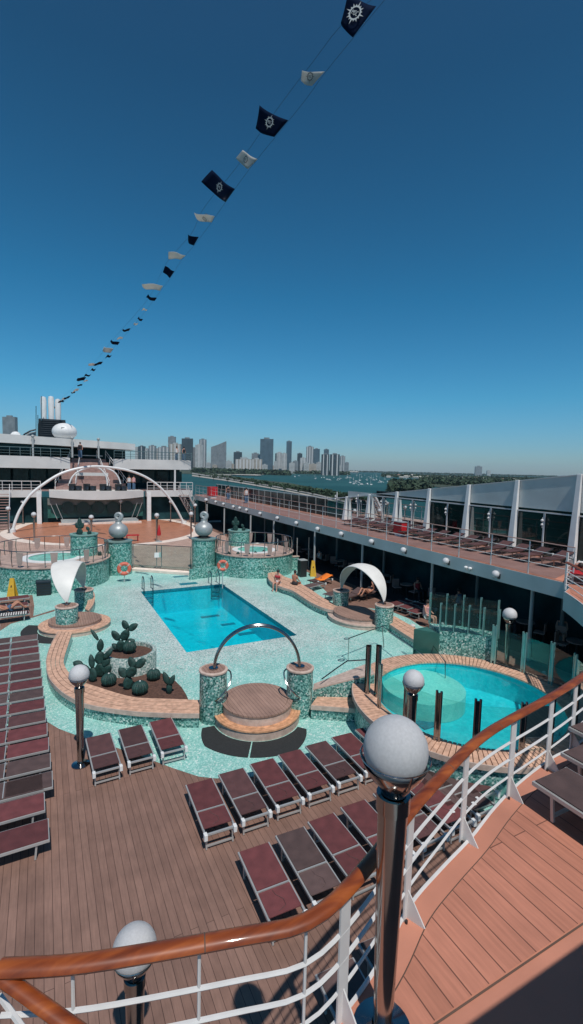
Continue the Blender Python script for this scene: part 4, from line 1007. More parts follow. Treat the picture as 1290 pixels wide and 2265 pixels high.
# small rail at round pool ladder
p=at(957,1442,RZ); 
rt=empty('pool_handrail',p,'thin dark handrail descending into the round pool','handrail')
q=at(984,1480,.9); MB().tube([p,p+Vector((0,0,.25)),q+Vector((0,0,.25)),q+Vector((0,-.05,-.4))],.016,8).build('rail',chrome_d,rt,smooth=True)
# ================================================================= BIG DRUMS WITH SCULPTURES
def drum(pxc,pyb,pytop,wpx,label):
    p=at(pxc,pyb,0); D=-(MR.transposed()@(p-C0)).z; r=wpx/2/F*D; d=Vector((p.x,p.y,0)).normalized(); c=p+d*r; z=up(p,pytop)
    rt=empty('mosaic_drum',(c.x,c.y,0),label,'drum','tall mosaic drums')
    MB().cyl((c.x,c.y,0),r,0,z-.08,44).build('body',tess_far,rt,smooth=True)
    MB().lathe([(r+.0,z-.08),(r+.06,z-.06),(r+.06,z),(r*.9,z+.02),(.001,z+.02)],(c.x,c.y,0),44).build('cap',plain('drum_cap_%d'%pxc,(.16,.24,.22),.4),rt,smooth=True)
    return c,r,z+.02,D
def sculpture(c,z,rb,label):
    rt=empty('ball_sculpture',(c.x,c.y,z),label,'sculpture','silver ball and ring sculptures')
    MB().lathe([(rb*.7,0),(rb*.75,.05),(rb*.6,.1)],(0,0,0),24).build('foot',black,rt,smooth=True,local=True)
    MB().ball((0,0,.08+rb*.86),rb,.86,32,20).build('ball',silver,rt,smooth='all',local=True)
    zc=.08+rb*1.72; MB().lathe([(rb*.42,zc-.08),(rb*.30,zc+.08),(rb*.34,zc+.16),(.001,zc+.17)],(0,0,0),20).build('neck',silver,rt,smooth=True,local=True)
    # thick curled ring (shell) facing the camera
    pts=[];rs=[]; R0=rb*.40
    for k in range(60):
        t=k/59; a=-pi/2+t*3.6*pi; rr=R0*(1-.72*t); pts.append(Vector((0,0,zc+.14+R0*1.15))+V(rr*math.cos(a),rr*math.sin(a),0)); rs.append(.17*rb*(1-.55*t)+.02)
    MB().tube(pts,.1,10,rs=rs).build('spiral_ring',silver,rt,smooth=True,local=True)
c,r,z,D=drum(263,1274,1199,58,'tall mosaic drum left of the far gate carrying a silver ball'); cDL=c; rDL=r
sculpture(c,z,20.5/F*D*1.02,'silver ball with spiral ring on the left tall drum'); zDL=z
c,r,z,D=drum(450,1270,1194,53,'tall mosaic drum right of the far gate carrying a silver ball'); cDR=c; rDR=r
sculpture(c,z,19.5/F*D*1.02,'silver ball with spiral ring on the right tall drum'); zDR=z
for (pxc,py_top,wpx,D,lab,plants) in ((186,1180,56,31.5,'mosaic drum planter behind the left hot tub',1),(529,1172,47,37.,'mosaic drum planter behind the right hot tub',2)):
    T_=atD(pxc,py_top,D); r=wpx/2/F*D; z=T_.z
    rt=empty('drum_planter',(T_.x,T_.y,0),lab,'planter','drum planters behind the hot tubs')
    MB().cyl((T_.x,T_.y,0),r,0,z-.1,40).build('body',tess_far,rt,smooth=True)
    MB().lathe([(r,z-.1),(r+.05,z-.06),(r+.05,z),(r-.15,z+.01),(r-.16,z-.12),(.001,z-.12)],(T_.x,T_.y,0),40).build('rim',plain('planter_rim_%d'%pxc,(.20,.34,.30),.4),rt,smooth=True)
    for (dx,sc,l2) in ((-.28,1.2,'a'),(.35,.85,'b')):
        q=Vector((T_.x,T_.y,z-.1))+V(dx,0,0); cc=empty('prickly_pear',q,'%s dark cactus on the %s drum planter'%('taller left' if dx<0 else 'shorter right','left' if plants==1 else 'right'),'cactus','cacti on the drum planters')
        for (rr,u,dr,du,L_,w) in [(0,0,0,1,.4,.35),(-.03,.36,-.5,.9,.36,.28),(.03,.36,.5,.9,.36,.28),(0,.5,0,1,.45,.26)][:4 if dx<0 else 2]: pad(q+V(rr*sc,u*sc),V(dr,du),L_*sc,w*sc,cc,V(0,.15,-1))
# ================================================================= HOT TUBS
def tub(px,py,z,rpx,label,flab,seedv,side):
    T_=at(px,py,z); D=-(MR.transposed()@(T_-C0)).z; r=rpx/F*D; c=(T_.x,T_.y,0)
    rt=empty('hot_tub',c,label,'hot tub','raised round hot tubs')
    MB().cyl(c,r,0,z-.08,64).build('outer_wall',tess_far,rt,smooth=True)
    MB().lathe([(r,z-.08),(r+.06,z-.05),(r+.06,z),(r*.55,z)],c,64).build('rim_deck',plain('tub_deck_%d'%px,(.42,.30,.25),.6,var=.3,scale=3),rt)
    MB().lathe([(r*.42,z+.05),(r*.56,z+.05),(r*.56,z-.0)],c,56).build('water_rim',white,rt)
    MB().lathe([(.001,z+.03),(r*.43,z+.03)],c,48).build('water',plain('tub_water_%d'%px,(.20,.58,.48),.15,var=.25,scale=3,bump=.8),rt)
    # railing with pointed panels
    f=empty('tub_railing',(T_.x,T_.y,z),flab,'railing','railings around the hot tubs')
    n_=22; rr=r-.08
    for k in range(n_):
        a=2*pi*k/n_; MB().tube([(c[0]+rr*math.cos(a),c[1]+rr*math.sin(a),z-.02),(c[0]+(rr+.06)*math.cos(a),c[1]+(rr+.06)*math.sin(a),z+.5),(c[0]+rr*math.cos(a),c[1]+rr*math.sin(a),z+.92)],.025,6).build('post',chrome_d,f,smooth=True)
    for dz in (.92,): MB().tube([(c[0]+rr*math.cos(2*pi*k/64),c[1]+rr*math.sin(2*pi*k/64),z+dz) for k in range(64)],.03,6,closed=True).build('top_rail',chrome_d,f,smooth=True)
    for k in range(n_):
        a=2*pi*(k+.5)/n_; t=Vector((-math.sin(a),math.cos(a),0)); q=Vector((c[0]+rr*math.cos(a),c[1]+rr*math.sin(a),0))
        if k%2==0:
            m=MB(); m.add([q+t*.20+Vector((0,0,z+.85)),q-t*.20+Vector((0,0,z+.85)),q-t*.15+Vector((0,0,z+.25)),q-t*.05+Vector((0,0,z+.08)),q+t*.05+Vector((0,0,z+.08)),q+t*.15+Vector((0,0,z+.25))],[(0,1,2,3,4,5)])
            o=m.build('panel',plain('rail_panel',(.36,.27,.24),.6) if 'rail_panel' not in MATS else MATS['rail_panel'],f,recalc=False); o.modifiers.new('s','SOLIDIFY').thickness=.02
    return T_,r
TL,rL=tub(118,1233,1.5,116,'raised mosaic hot tub at the left with pale green water','dark railing with pale panels around the left hot tub',1,-1)
TR,rR=tub(562,1216,1.5,86,'raised mosaic hot tub at the right of the far gate','dark railing with pale panels around the right hot tub',2,1)
# cactus planters (low curved green walls) in front of the tubs
for nm_,pts,lab in (('a',[(420,1283),(470,1276),(520,1274),(580,1276),(612,1268)],'low curved mosaic planter wall in front of the right hot tub'),('b',[(175,1300),(205,1288),(238,1272),(262,1260)],'low curved mosaic planter wall in front of the left hot tub')):
    O=ln(pts,0); m=MB(); 
    rt=empty('low_planter_wall',(O[0].x,O[0].y,0),lab,'wall')
    for a,c in zip(O,O[1:]): m.bar((a.x,a.y,.35),(c.x,c.y,.35),.18,.7)
    m.build('wall',tess_far,rt)
random.seed(11)
for i,(px,py,u) in enumerate([(515,1268,.6),(535,1268,.6),(556,1268,.6),(575,1266,.6),(593,1262,.6)]):
    P=at(px,py,.3)+Vector((0,.8,0)); rt=empty('prickly_pear',P,'dark prickly pear in the planter before the right hot tub, %s from the left'%ORD[i],'cactus','prickly pears before the right hot tub')
    for (rr,uu,dr,du,L_,w) in [(0,0,0,1,.5,.45),(-.1,.4,-.6,.9,.45,.32),(.1,.4,.6,.8,.45,.34),(0,.8,random.uniform(-.3,.3),1,.5,.28)]: pad(P+V(rr,uu),V(dr,du),L_*1.15,w*1.2,rt,V(0,.15,-1))
for i,(px,py) in enumerate([(205,1272),(222,1262),(243,1252)]):
    P=at(px,py,.6)+Vector((0,.5,0)); rt=empty('prickly_pear' if i else 'ball_cactus',P,'dark cactus in the planter before the left hot tub, %s from the left'%ORD[i],'cactus','cacti before the left hot tub')
    if i==0: spiny_ball((P.x,P.y,P.z+.3),.38,rt)
    else:
        for (rr,uu,dr,du,L_,w) in [(0,0,0,1,.5,.45),(-.1,.4,-.6,.9,.45,.32),(.1,.4,.6,.8,.45,.34),(0,.8,.2,1,.4,.28)]: pad(P+V(rr,uu),V(dr,du),L_,w,rt,V(0,.15,-1))
# gate fence between drums
a=at(292,1254,.2); c=at(424,1262,.2); root=empty('gate_railing',((a.x+c.x)/2,(a.y+c.y)/2,.18),'thin dark railing with a glass gate between the two tall drums','railing')
h_=up(a,1203)
for zz in (h_,): MB().bar((a.x,a.y,zz),(c.x,c.y,zz),.05,.05).build('top_rail',chrome_d,root)
for t in (.02,.42,.5,.98): q=a.lerp(c,t); MB().bar((q.x,q.y,.18),(q.x,q.y,h_),.045,.045,(0,1,0)).build('post',chrome_d,root)
MB().quad((a.x,a.y,.25),(c.x,c.y,.25),(c.x,c.y,h_-.05),(a.x,a.y,h_-.05)).build('glass_panel',glass,root)
q=a.lerp(c,.44); MB().box((q.x-.25,q.y-.05,1.0),(q.x+.25,q.y-.02,1.35)).build('notice',white,root)
# small red items, umbrella
p=at(352,1198,.19); rt=empty('closed_umbrella',(p.x,p.y,.19),'closed red sun umbrella on the deck before the dance floor','umbrella'); zt=up(p,1163)
MB().tube([(0,0,0),(0,0,zt-.19)],.03,8).build('pole',alu,rt,smooth=True,local=True); MB().lathe([(.04,zt-.1),(.12,zt-.5),(.2,.75),(.17,.6),(.05,.58)],(0,0,0),12).build('canopy',red,rt,smooth=True,local=True)
MB().lathe([(.001,0),(.3,0),(.3,.06),(.001,.1)],(0,0,0),16).build('base',grey_paint,rt,local=True)
p=at(293,1197,.19); rt=empty('red_table',(p.x,p.y,.19),'small red folding table beside the left silver ball','table'); MB().box((-.6,-.3,.55),(.6,.3,.62)).build('top',red,rt,local=True)
for x in(-.5,.5): MB().bar((x,0,0),(x,0,.55),.05,.4,(0,1,0)).build('leg',red,rt,local=True)
# ================================================================= POOL FURNITURE
def ladder(P,rz,label):
    rt=empty('pool_ladder',P,label,'pool ladder','chrome pool ladders',rz=rz)
    for s_ in(-.26,.26):
        pts=[(s_,-.55,0),(s_,-.55,.55),(s_,-.42,.80),(s_,-.15,.78),(s_,.05,.5),(s_,.1,-.9)]
        MB().tube(smooth_line(pts,4),.03,8).build('side_rail',chrome,rt,smooth=True,local=True)
    for z in (-.25,-.5,-.75): MB().bar((-.26,.1,z),(.26,.1,z),.08,.03).build('rung',chrome_d,rt,local=True)
ladder((5.45,PY1,.0),R(180),'chrome ladder at the far left corner of the pool')
ladder((9.6,PY1,.0),R(180),'chrome ladder at the far right corner of the pool')
def ringbuoy(px,py,D,rpx,label):
    P=atD(px,py,D); r=rpx/F*D; rt=empty('life_ring',P,label,'life ring','orange life rings'); dv=(C0-P); dv.z=0; dv.normalize(); s=Vector((-dv.y,dv.x,0)); u=Vector((0,0,1))
    MB().tube([s*r*.72*math.cos(a)+u*r*.72*math.sin(a) for a in [2*pi*k/28 for k in range(28)]],r*.28,10,closed=True).build('ring',ring_m,rt,smooth=True,local=True)
    for k in range(4):
        a=pi/4+k*pi/2; q=s*r*.72*math.cos(a)+u*r*.72*math.sin(a); t=(-s*math.sin(a)+u*math.cos(a)); MB().tube([q-t*r*.1,q+t*r*.1],r*.295,10).build('band',teak_pale,rt,smooth=True,local=True)
    m=MB(); m.tube([-u*r*.9-dv*.03,-u*(P.z-.0)],.03,6); m.build('stand',grey_paint,rt,local=True)
ringbuoy(275,1258,30.5,15.5,'orange life ring at the foot of the left tall drum')
ringbuoy(493,1251,29.5,13.,'orange life ring beside the right tall drum')
for px,py,s_,lab in ((28,1321,1.,'yellow caution cone sign in front of the left hot tub'),(692,1274,1.05,'yellow caution sign beside the balcony column on the right')):
    p=at(px,py,.004); rt=empty('caution_sign',(p.x,p.y,.004),lab,'caution sign','yellow caution signs'); zt=up(p,py-42 if px<100 else 1240)
    for a0 in (0,pi):
        d=Vector((math.cos(a0+1.2),math.sin(a0+1.2),0)); sd=Vector((-d.y,d.x,0)); m=MB()
        vs=[d*.22-sd*.22,d*.22+sd*.22,sd*.10+d*.02+Vector((0,0,zt)),-sd*.10+d*.02+Vector((0,0,zt))]; vs+=[v+d*.02 for v in vs]
        m.add(vs,[(0,1,2,3),(7,6,5,4),(0,4,5,1),(1,5,6,2),(2,6,7,3),(3,7,4,0)]); m.build('panel',yellow,rt,local=True)
        m=MB(); 
        q=d*(.225-.2*.5+.024)+Vector((0,0,.42*zt)); q2=d*(.225-.2*.66+.022)+Vector((0,0,.66*zt)); m.add([q-sd*.08,q+sd*.08,q2+sd*.015,q2-sd*.015],[(0,1,2,3)])
        m.build('warning_print',cloth_k,rt,local=True)
p=at(97,1315,0); rt=empty('litter_bin',(p.x,p.y,.004),'black litter bin against the left hot tub wall','bin'); zt=up(p,1283)
MB().box((-.36,-.3,0),(.36,.3,zt-.12)).build('body',black,rt,local=True,bevel=.02); MB().box((-.39,-.33,zt-.12),(.39,.33,zt)).build('lid',navy,rt,local=True,bevel=.02)
for k in range(5): MB().box((-.36,-.31,.12+k*.15),(.36,-.302,.16+k*.15)).build('slat',navy,rt,local=True)
p=at(668,1275,0); rt=empty('glass_cabinet',(p.x,p.y,.004),'dark narrow box behind the seated bathers near the yellow sign','cabinet')
MB().box((-.25,-.25,0),(.25,.25,1.15)).build('body',black,rt,local=True,bevel=.02); MB().box((-.28,-.28,1.15),(.28,.28,1.2)).build('lid',grey_paint,rt,local=True)
p=at(640,1262,0); rt=empty('glass_partition',(p.x,p.y,0),'pale mosaic partition with glass beside the dark box behind the bathers','partition')
MB().box((-1.1,-.12,0),(.7,.12,1.0)).build('body',tess_far,rt,local=True); MB().box((-1.15,-.16,1.0),(.75,.16,1.06)).build('cap',teak_pale,rt,local=True)
for x in(-1.,-.3,.6,1.6): MB().bar((x,0,1.06 if x<1 else 0),(x,0,2.4),.05,.05,(0,1,0)).build('post',alu,rt,local=True)
# red box, side balcony items
p=atX(885,1170,19.0); rt=empty('red_box',(p.x,p.y,BZ),'bright red box on a stand on the side balcony','box'); zc=p.z
MB().box((-.2,-.38,zc-BZ-.25),(.2,.38,zc-BZ+.42)).build('body',red,rt,local=True,bevel=.02); MB().box((-.15,-.3,0),(.15,.3,zc-BZ-.25)).build('stand',railw,rt,local=True); MB().box((-.23,-.41,zc-BZ+.42),(.23,.41,zc-BZ+.46)).build('lid',alu,rt,local=True)
p=atX(470,1078,18.5); rt=empty('red_box',(p.x,p.y,BZ),'far red box on the side balcony near the stairs','box'); MB().box((-.5,-.5,.3),(.5,.5,1.4)).build('body',red,rt,local=True); MB().box((-.4,-.4,0),(.4,.4,.3)).build('stand',railw,rt,local=True)
# ladder-like bracket rail at the balcony corner
p=at(1250,1304,BZ); rt=empty('corner_rail_end',(p.x,p.y,BZ),'white rail end with climbing brackets at the balcony corner','railing')
zt=up(p,1222)-BZ
MB().bar((0,0,0),(0,0,zt),.05,.06,(0,1,0)).build('post',railw,rt,local=True)
for k in range(5): MB().tube([(0,0,.15+k*.22),(.16,-.1,.2+k*.22),(0,0,.28+k*.22)],.014,6).build('bracket',railw,rt,smooth=True,local=True)
# dark bar furniture below the side balcony
random.seed(5)
def chair0():
    r_=empty('bar_chair',(0,0,0),'x','chair','bar chairs in the shade')
    MB().box((-.22,-.22,.40),(.22,.22,.45)).build('seat',brown_step,r_,local=True); MB().box((-.22,.2,.45),(.22,.24,.88)).build('backrest',brown_step,r_,local=True)
    for x in(-.19,.19):
        for y in(-.19,.19): MB().bar((x,y,0.01),(x,y,.4),.03,.03,(0,1,0)).build('leg',black,r_,local=True)
    return r_
ch=chair0(); k=0
for i in range(12):
    y=11.5+2.6*i; x=19.3+.3*(i%2)
    t=empty('bar_table',(x,y,.01),'round table in the shade under the balcony, %s from the right'%ORD[i],'table','tables in the shade under the balcony')
    if i==0:
        MB().cyl((0,0,0),.4,.70,.74,20).build('top',brown_step,t,local=True); MB().cyl((0,0,0),.04,.02,.70,8).build('stem',black,t,local=True); MB().cyl((0,0,0),.25,0,.03,16).build('foot',black,t,local=True); T0=t
    else:
        for c_ in T0.children: copy_tree(c_,parent=t)
    for sgn in(-1,1):
        lab='dark chair at the %s side of the shaded table %s from the right'%('near' if sgn<0 else 'far',ORD[i])
        if k==0: o=ch; o.location=(x,y+sgn*.65,.01); o.rotation_euler=(0,0,0 if sgn>0 else pi); o['label']=lab
        else: o=copy_tree(ch,(x+random.uniform(-.2,.2),y+sgn*.65,.01),(0 if sgn>0 else pi)+random.uniform(-.5,.5),lab)
        k+=1
# ================================================================= AFT SUPERSTRUCTURE
YS=64.
def bx(x0,x1,y0,y1,z0,z1): return MB().box((x0,y0,z0),(x1,y1,z1))
root=empty('aft_superstructure',(7,YS,0),'white stacked aft superstructure with terraces and dark windows','ship superstructure')
bx(-10,-.2,YS,YS+1.2,3.35,4.15).build('lower_terrace_fascia',offwhite,root)
bx(11.9,18.,YS,YS+1.2,3.35,4.15).build('lower_terrace_fascia',offwhite,root)
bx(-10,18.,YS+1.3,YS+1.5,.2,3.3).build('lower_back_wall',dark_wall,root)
bx(-10,18.3,YS+1.3,YS+9,4.0,4.12).build('terrace_floor',brown_step,root)
for x in (-.5,12.2): bx(x-.25,x+.25,YS-.2,YS+.3,.2,3.9).build('column',white,root)
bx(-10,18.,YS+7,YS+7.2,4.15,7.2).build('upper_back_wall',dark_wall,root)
for i in range(14):
    x=-9.4+2.*i
    if x<1.6 or x>9: bx(x,x+1.7,YS+6.92,YS+6.97,4.9,6.6).build('window',dark_glass,root)
# curved upper fascia (arc)
def arcband(x0,x1,y,sag,z0a,z0b,z1a,z1b,th,n_=24,pw=2):
    m=MB(); vs=[];fs=[]
    xm=(x0+x1)/2
    for k in range(n_+1):
        t=k/n_; x=x0+(x1-x0)*t; yy=y+sag*abs((x-xm)/((x1-x0)/2))**pw; za=z0a+(z0b-z0a)*t; zb_=z1a+(z1b-z1a)*t
        vs+=[(x,yy,za),(x,yy,zb_),(x,yy+th,zb_),(x,yy+th,za)]
    for k in range(n_):
        for j in range(4): fs.append((k*4+j,k*4+(j+1)%4,(k+1)*4+(j+1)%4,(k+1)*4+j))
    fs+=[(0,1,2,3),(n_*4+3,n_*4+2,n_*4+1,n_*4)]
    return m.add(vs,fs)
arcband(-12,3.,YS+1,.8,6.75,6.75,8.2,8.15,.6).build('upper_terrace_fascia',offwhite,root)
arcband(8.1,18.3,YS+1,.8,6.85,6.95,8.15,8.25,.6).build('upper_terrace_fascia',offwhite,root)
bx(-12,2.,YS+1.7,YS+9,7.0,7.1).build('upper_terrace_floor',grey_paint,root); bx(8.9,18.2,YS+1.7,YS+9,7.0,7.1).build('upper_terrace_floor',grey_paint,root)
bx(-12,10.6,YS+9,YS+9.3,7.1,9.9).build('bridge_back_wall',dark_wall,root)
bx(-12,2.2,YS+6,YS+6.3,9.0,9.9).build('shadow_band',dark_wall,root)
arcband(-14,11.5,YS+5,1.,9.95,9.5,11.15,10.35,4.,pw=2).build('top_roof_band',offwhite,root)
m=MB()
for zz in (10.3,10.65): m.bar((-14,YS+4.95,zz+.05),(10.5,YS+5.9,zz-.25),.03,.05)
m.build('roof_groove',grey_paint,root)
for x,px in ((0,73),(0,160),(0,218)):
    p=atY(px,990,YS+4.7); m=MB(); m.bar((p.x,p.y,8.2),(p.x,p.y,10.6),.2,.2,(0,1,0)); m.ball((p.x,p.y,10.7),.2,1,10,8); m.build('mast',grey_paint,root,smooth=True)
# terrace railings
for (x0,x1,y,z0,h,n_) in ((-10,-.3,YS,4.15,1.1,10),(12,18,YS,4.15,1.1,7),(-12,3.,YS+1.2,8.2,1.0,14),(8.1,18.2,YS+1.2,8.2,1.,10)):
    rt=root; m=MB(); m.bar((x0,y,z0+h),(x1,y,z0+h),.08,.08); m.bar((x0,y,z0+h*.6),(x1,y,z0+h*.6),.04,.04); m.bar((x0,y,z0+h*.3),(x1,y,z0+h*.3),.04,.04)
    for k in range(n_+1): x=x0+(x1-x0)*k/n_; m.bar((x,y,z0),(x,y,z0+h),.06,.06,(0,1,0))
    m.build('terrace_railing',railw if z0<5 else chrome_d,root)
for px in (387,): p=atY(px,1060,YS+1.3); MB().bar((p.x,p.y,4.1),(p.x,p.y,6.9),.2,.2,(0,1,0)).build('column',railw,root)
for px,py in ((56,1038),(102,1038),):
    pass
# stage
root=empty('stage',(6,YS,0),'covered show stage with white canopy and dark glass front behind the dance floor','stage')
m=MB(); n_=24; vs=[];fs=[]
for k in range(n_+1):
    t=k/n_; x=.6+10.9*t; s_=math.sin(pi*t); yb=YS-.2-1.5*s_; dz=-.25*s_
    vs+=[(x,yb,3.35+dz),(x+.0,yb,4.15),(x,YS+3,4.15),(x,YS+3,3.35)]
for k in range(n_):
    for j in range(4): fs.append((k*4+j,k*4+(j+1)%4,(k+1)*4+(j+1)%4,(k+1)*4+j))
fs+=[(0,1,2,3),(n_*4+3,n_*4+2,n_*4+1,n_*4)]
m.add(vs,fs).build('canopy',offwhite,root,smooth=True)
bx(.4,11.6,YS+.9,YS+1.2,.75,3.2).build('back_panel',plain('stage_back',(.02,.10,.085),.3,var=.6,scale=.5),root)
bx(.4,11.6,YS+.6,YS+.85,2.35,3.15).build('stage_header',plain('stage_head',(.16,.17,.16),.5),root)
for k in range(5):
    x=2.6+1.75*k; MB().lathe([(.001,0),(.75,0),(.75,.1),(.001,.1)],(0,0,0),24).build('round_window',plain('stage_win%d'%k,(.01,.045,.045),.2),root,local=True).location=(x-7+.9,.55-.0,2.0)
for o in [o for o in root.children if o.name.startswith('round_window')]: o.rotation_euler=(R(90),0,0); o.location=(o.location.x+.1,.5,2.0)
bx(1.8,10.6,YS-1.6,YS+.5,.2,.62).build('stage_floor',grey_paint,root); bx(1.5,10.9,YS-2.1,YS-1.65,.19,.4).build('stage_step',sandy,root)
for s_ in (1,-1):
    for q in range(2): MB().bar((6+s_*(4.6-q*.6),YS-.3,.7),(6+s_*(5.3-q*.6),YS-.2,2.6),.05,.05).build('brace',alu,root)
# amphitheatre stairs
root=empty('seating_steps',(5.5,YS+2,4.1),'brown stepped seating rising behind the stage canopy with thin white rails','steps')
for k in range(9):
    y0=YS+2.2+k*.6; w_=4.4-k*.28; bx(5.6-w_,5.6+w_,y0,y0+.62,4.15,4.5+k*.45).build('tier',brown_step,root)
bx(3.6,7.6,YS+3.1,YS+3.3,5.9,6.3).build('white_band',offwhite,root)
for x in(1.3,3.6,7.6,9.9):
    m=MB(); m.bar((x,YS+2.,5.3),(5.6+(x-5.6)*.5,YS+7.5,9.3),.05,.07); m.bar((x,YS+2.,4.9),(5.6+(x-5.6)*.5,YS+7.5,8.9),.03,.04)
    for q in range(6): t=q/5; xx=x+(5.6+(x-5.6)*.5-x)*t; m.bar((xx,YS+2+5.5*t,4.2+4*t),(xx,YS+2+5.5*t,5.3+4*t),.05,.05,(0,1,0))
    m.build('step_rail',white,root)
bx(3.4,7.4,YS+7.6,YS+7.8,8.5,8.6).build('top_rail',white,root)
# speakers
for i,px in enumerate([160,172,192,204,228,238,262,272]):
    p=atY(px,1077,YS-.4); w_=.45 if i%2 else .38; rt=empty('stage_speaker',(p.x,p.y,4.15),'black speaker box on the stage canopy, %s from the left'%ORD[i],'speaker','speaker boxes on the stage canopy')
    MB().box((-w_,-.3,0.001),(w_,.3,.85 if i%2==0 else .6)).build('cabinet',black,rt,local=True,bevel=.03); MB().lathe([(.001,0),(.2,0),(.24,.03)],(0,0,0),16).build('cone',navy,rt,local=True).location=(0,-.32,.4)
    for o in rt.children:
        if o.name.startswith('cone'): o.rotation_euler=(R(90),0,0)
# white arches
def arch_px(px,Yf,r,label,zmin=None):
    pts=[atY(x,y,Yf(x)) for x,y in px]; P=smooth_line(pts,5); o=MB().tube(P,r,8)
    rt=empty('white_arch',(P[0].x,P[0].y,P[0].z),label,'arch'); o.build('arch_tube',white,rt,smooth=True); return rt,P
rt,P=arch_px([(27,1181),(35,1150),(48,1122),(68,1094),(95,1072),(130,1050),(165,1038),(205,1032),(245,1034),(285,1041),(320,1054),(350,1074),(372,1098),(390,1125),(407,1158)],lambda x:57+ (x-27)/380*3,.145,'big white arch spanning the stage and dance floor')
for q in (P[0],P[-1]): MB().cyl((q.x,q.y,0),.35,q.z-.15 if q.z>.4 else .19,q.z+.1 if q.z>.4 else .5,16).build('foot',white,rt)
arch_px([(152,1074),(160,1055),(175,1042),(198,1034),(218,1033)],lambda x:YS+1.,.09,'thin white inner arch at the left above the speakers')
arch_px([(200,1033),(220,1036),(234,1052),(238,1074)],lambda x:YS+1.,.09,'thin white inner arch in the middle above the speakers')
arch_px([(230,1034),(250,1042),(262,1056),(268,1074)],lambda x:YS+1.,.09,'thin white inner arch at the right above the speakers')
# stairs left and right
def stairs(pa,pb,za,zb,w_,n_,label,side):
    rt=empty('outdoor_stairs',(pa.x,pa.y,za),label,'stairs')
    d=pb-pa
    for k in range(n_):
        t=(k+.5)/n_; q=pa.lerp(pb,t); MB().bar(q-side*w_/2,q+side*w_/2,.28,.06).build('tread',brown_step,rt)
    for s_ in(-1,1):
        m=MB(); m.bar(pa+side*s_*w_/2,pb+side*s_*w_/2,.08,.25); m.build('stringer',white,rt)
        m=MB(); up_=Vector((0,0,1.0)); m.bar(pa+side*s_*w_/2+up_,pb+side*s_*w_/2+up_,.05,.06); m.bar(pa+side*s_*w_/2+up_*.5,pb+side*s_*w_/2+up_*.5,.03,.03)
        for k in range(6): q=pa.lerp(pb,k/5)+side*s_*w_/2; m.bar(q,q+up_,.05,.05,(0,1,0))
        m.build('handrail',railw,rt)
pb=atY(406,1085,60.5); pa=at(437,1150,.2); stairs(pa,Vector((pb.x,pb.y,3.9)),.2,3.9,1.2,12,'white steel stairs rising to the terrace right of the white arch',Vector((1,0,0)))
pa=at(3,1172,.2); pb=atY(4,1072,pa.y+3.2); stairs(pa,Vector((pa.x-.1,pa.y+4.2,3.9)),.2,3.9,1.5,13,'brown and white stairs at the left edge beside the dance floor',Vector((1,0,0)))
# funnel
YF=76.
root=empty('ship_funnel',(atY(112,960,YF).x,YF,10.2),'dark navy ship funnel with louvres and three white exhaust pipes','funnel')
a=atY(80,972,YF); c=atY(152,972,YF); t0=atY(86,925,YF); t1=atY(145,925,YF)
m=MB(); m.add([(a.x,YF,9.),(c.x,YF,9.),(c.x+.3,YF+6,9.),(a.x,YF+6,9.),(t0.x,YF+.3,t0.z),(t1.x,YF+.3,t0.z),(t1.x,YF+5,t0.z),(t0.x,YF+5,t0.z)],[(3,2,1,0),(4,5,6,7),(0,1,5,4),(1,2,6,5),(2,3,7,6),(3,0,4,7)]); m.build('casing',navy,root)
for k in range(12):
    zz=10.2+k*(t0.z-10.2)/12; MB().box((a.x+.35,YF-.06,zz),(c.x-.6,YF+.2,zz+.12)).build('louvre',plain('louvre',(.03,.04,.05),.5) if k==0 else MATS['louvre'],root)
for px,pt in ((97,877),(114,876),(129,882)):
    b_=atY(px,930,YF+1.5); tp=atY(px,pt,YF+1.5); MB().lathe([(.001,b_.z-.5),(.36,b_.z-.5),(.40,tp.z-.6),(.33,tp.z-.1),(.001,tp.z)],(b_.x,YF+1.5,0),16).build('exhaust_pipe',white,root,smooth=True)
m=MB()
for px,py1,py2 in ((80,898,972),(84,918,972),(92,876,930)): p0=atY(px,py2,YF-.5); p1=atY(px,py1,YF-.5); m.tube([p0,p1],.06,6)
m.build('antenna',chrome_d,root)
MB().tube([atY(x,y,YF-.3) for x,y in ((44,972),(55,960),(68,953),(80,950))],.12,6).build('stay',navy,root)
MB().add([atY(46,972,YF),atY(80,972,YF),atY(80,954,YF),atY(62,958,YF)],[(0,1,2,3)]).build('side_fin',grey_paint,root,recalc=False)
p=atY(143,955,YF-5); rr=25.5/F*-(MR.transposed()@(p-C0)).z; rt=empty('radome',(p.x,p.y,9.9),'large white radar dome beside the funnel','radome')
MB().ball((0,0,p.z-9.9),rr,.74,32,20).build('dome',white,rt,smooth='all',local=True); MB().cyl((0,0,0),rr*.6,0,.8,20).build('pedestal',grey_paint,rt,local=True)
MB().box((-.45,-rr*.93,p.z-9.9+.15),(-.05,-rr*.8,p.z-9.9+.5)).build('hatch',grey_paint,rt,local=True)
p=atY(35,963,YF-4); rt=empty('radar_box',(p.x,p.y,9.9),'small white equipment box on the top roof left of the funnel','box'); MB().box((-.55,-.5,.1),(.55,.5,p.z-9.9+.2)).build('cabinet',white,rt,local=True,bevel=.05); MB().ball((0,0,p.z-9.9+.2),.5,.6,14,8).build('dome',white,rt,smooth=True,local=True)
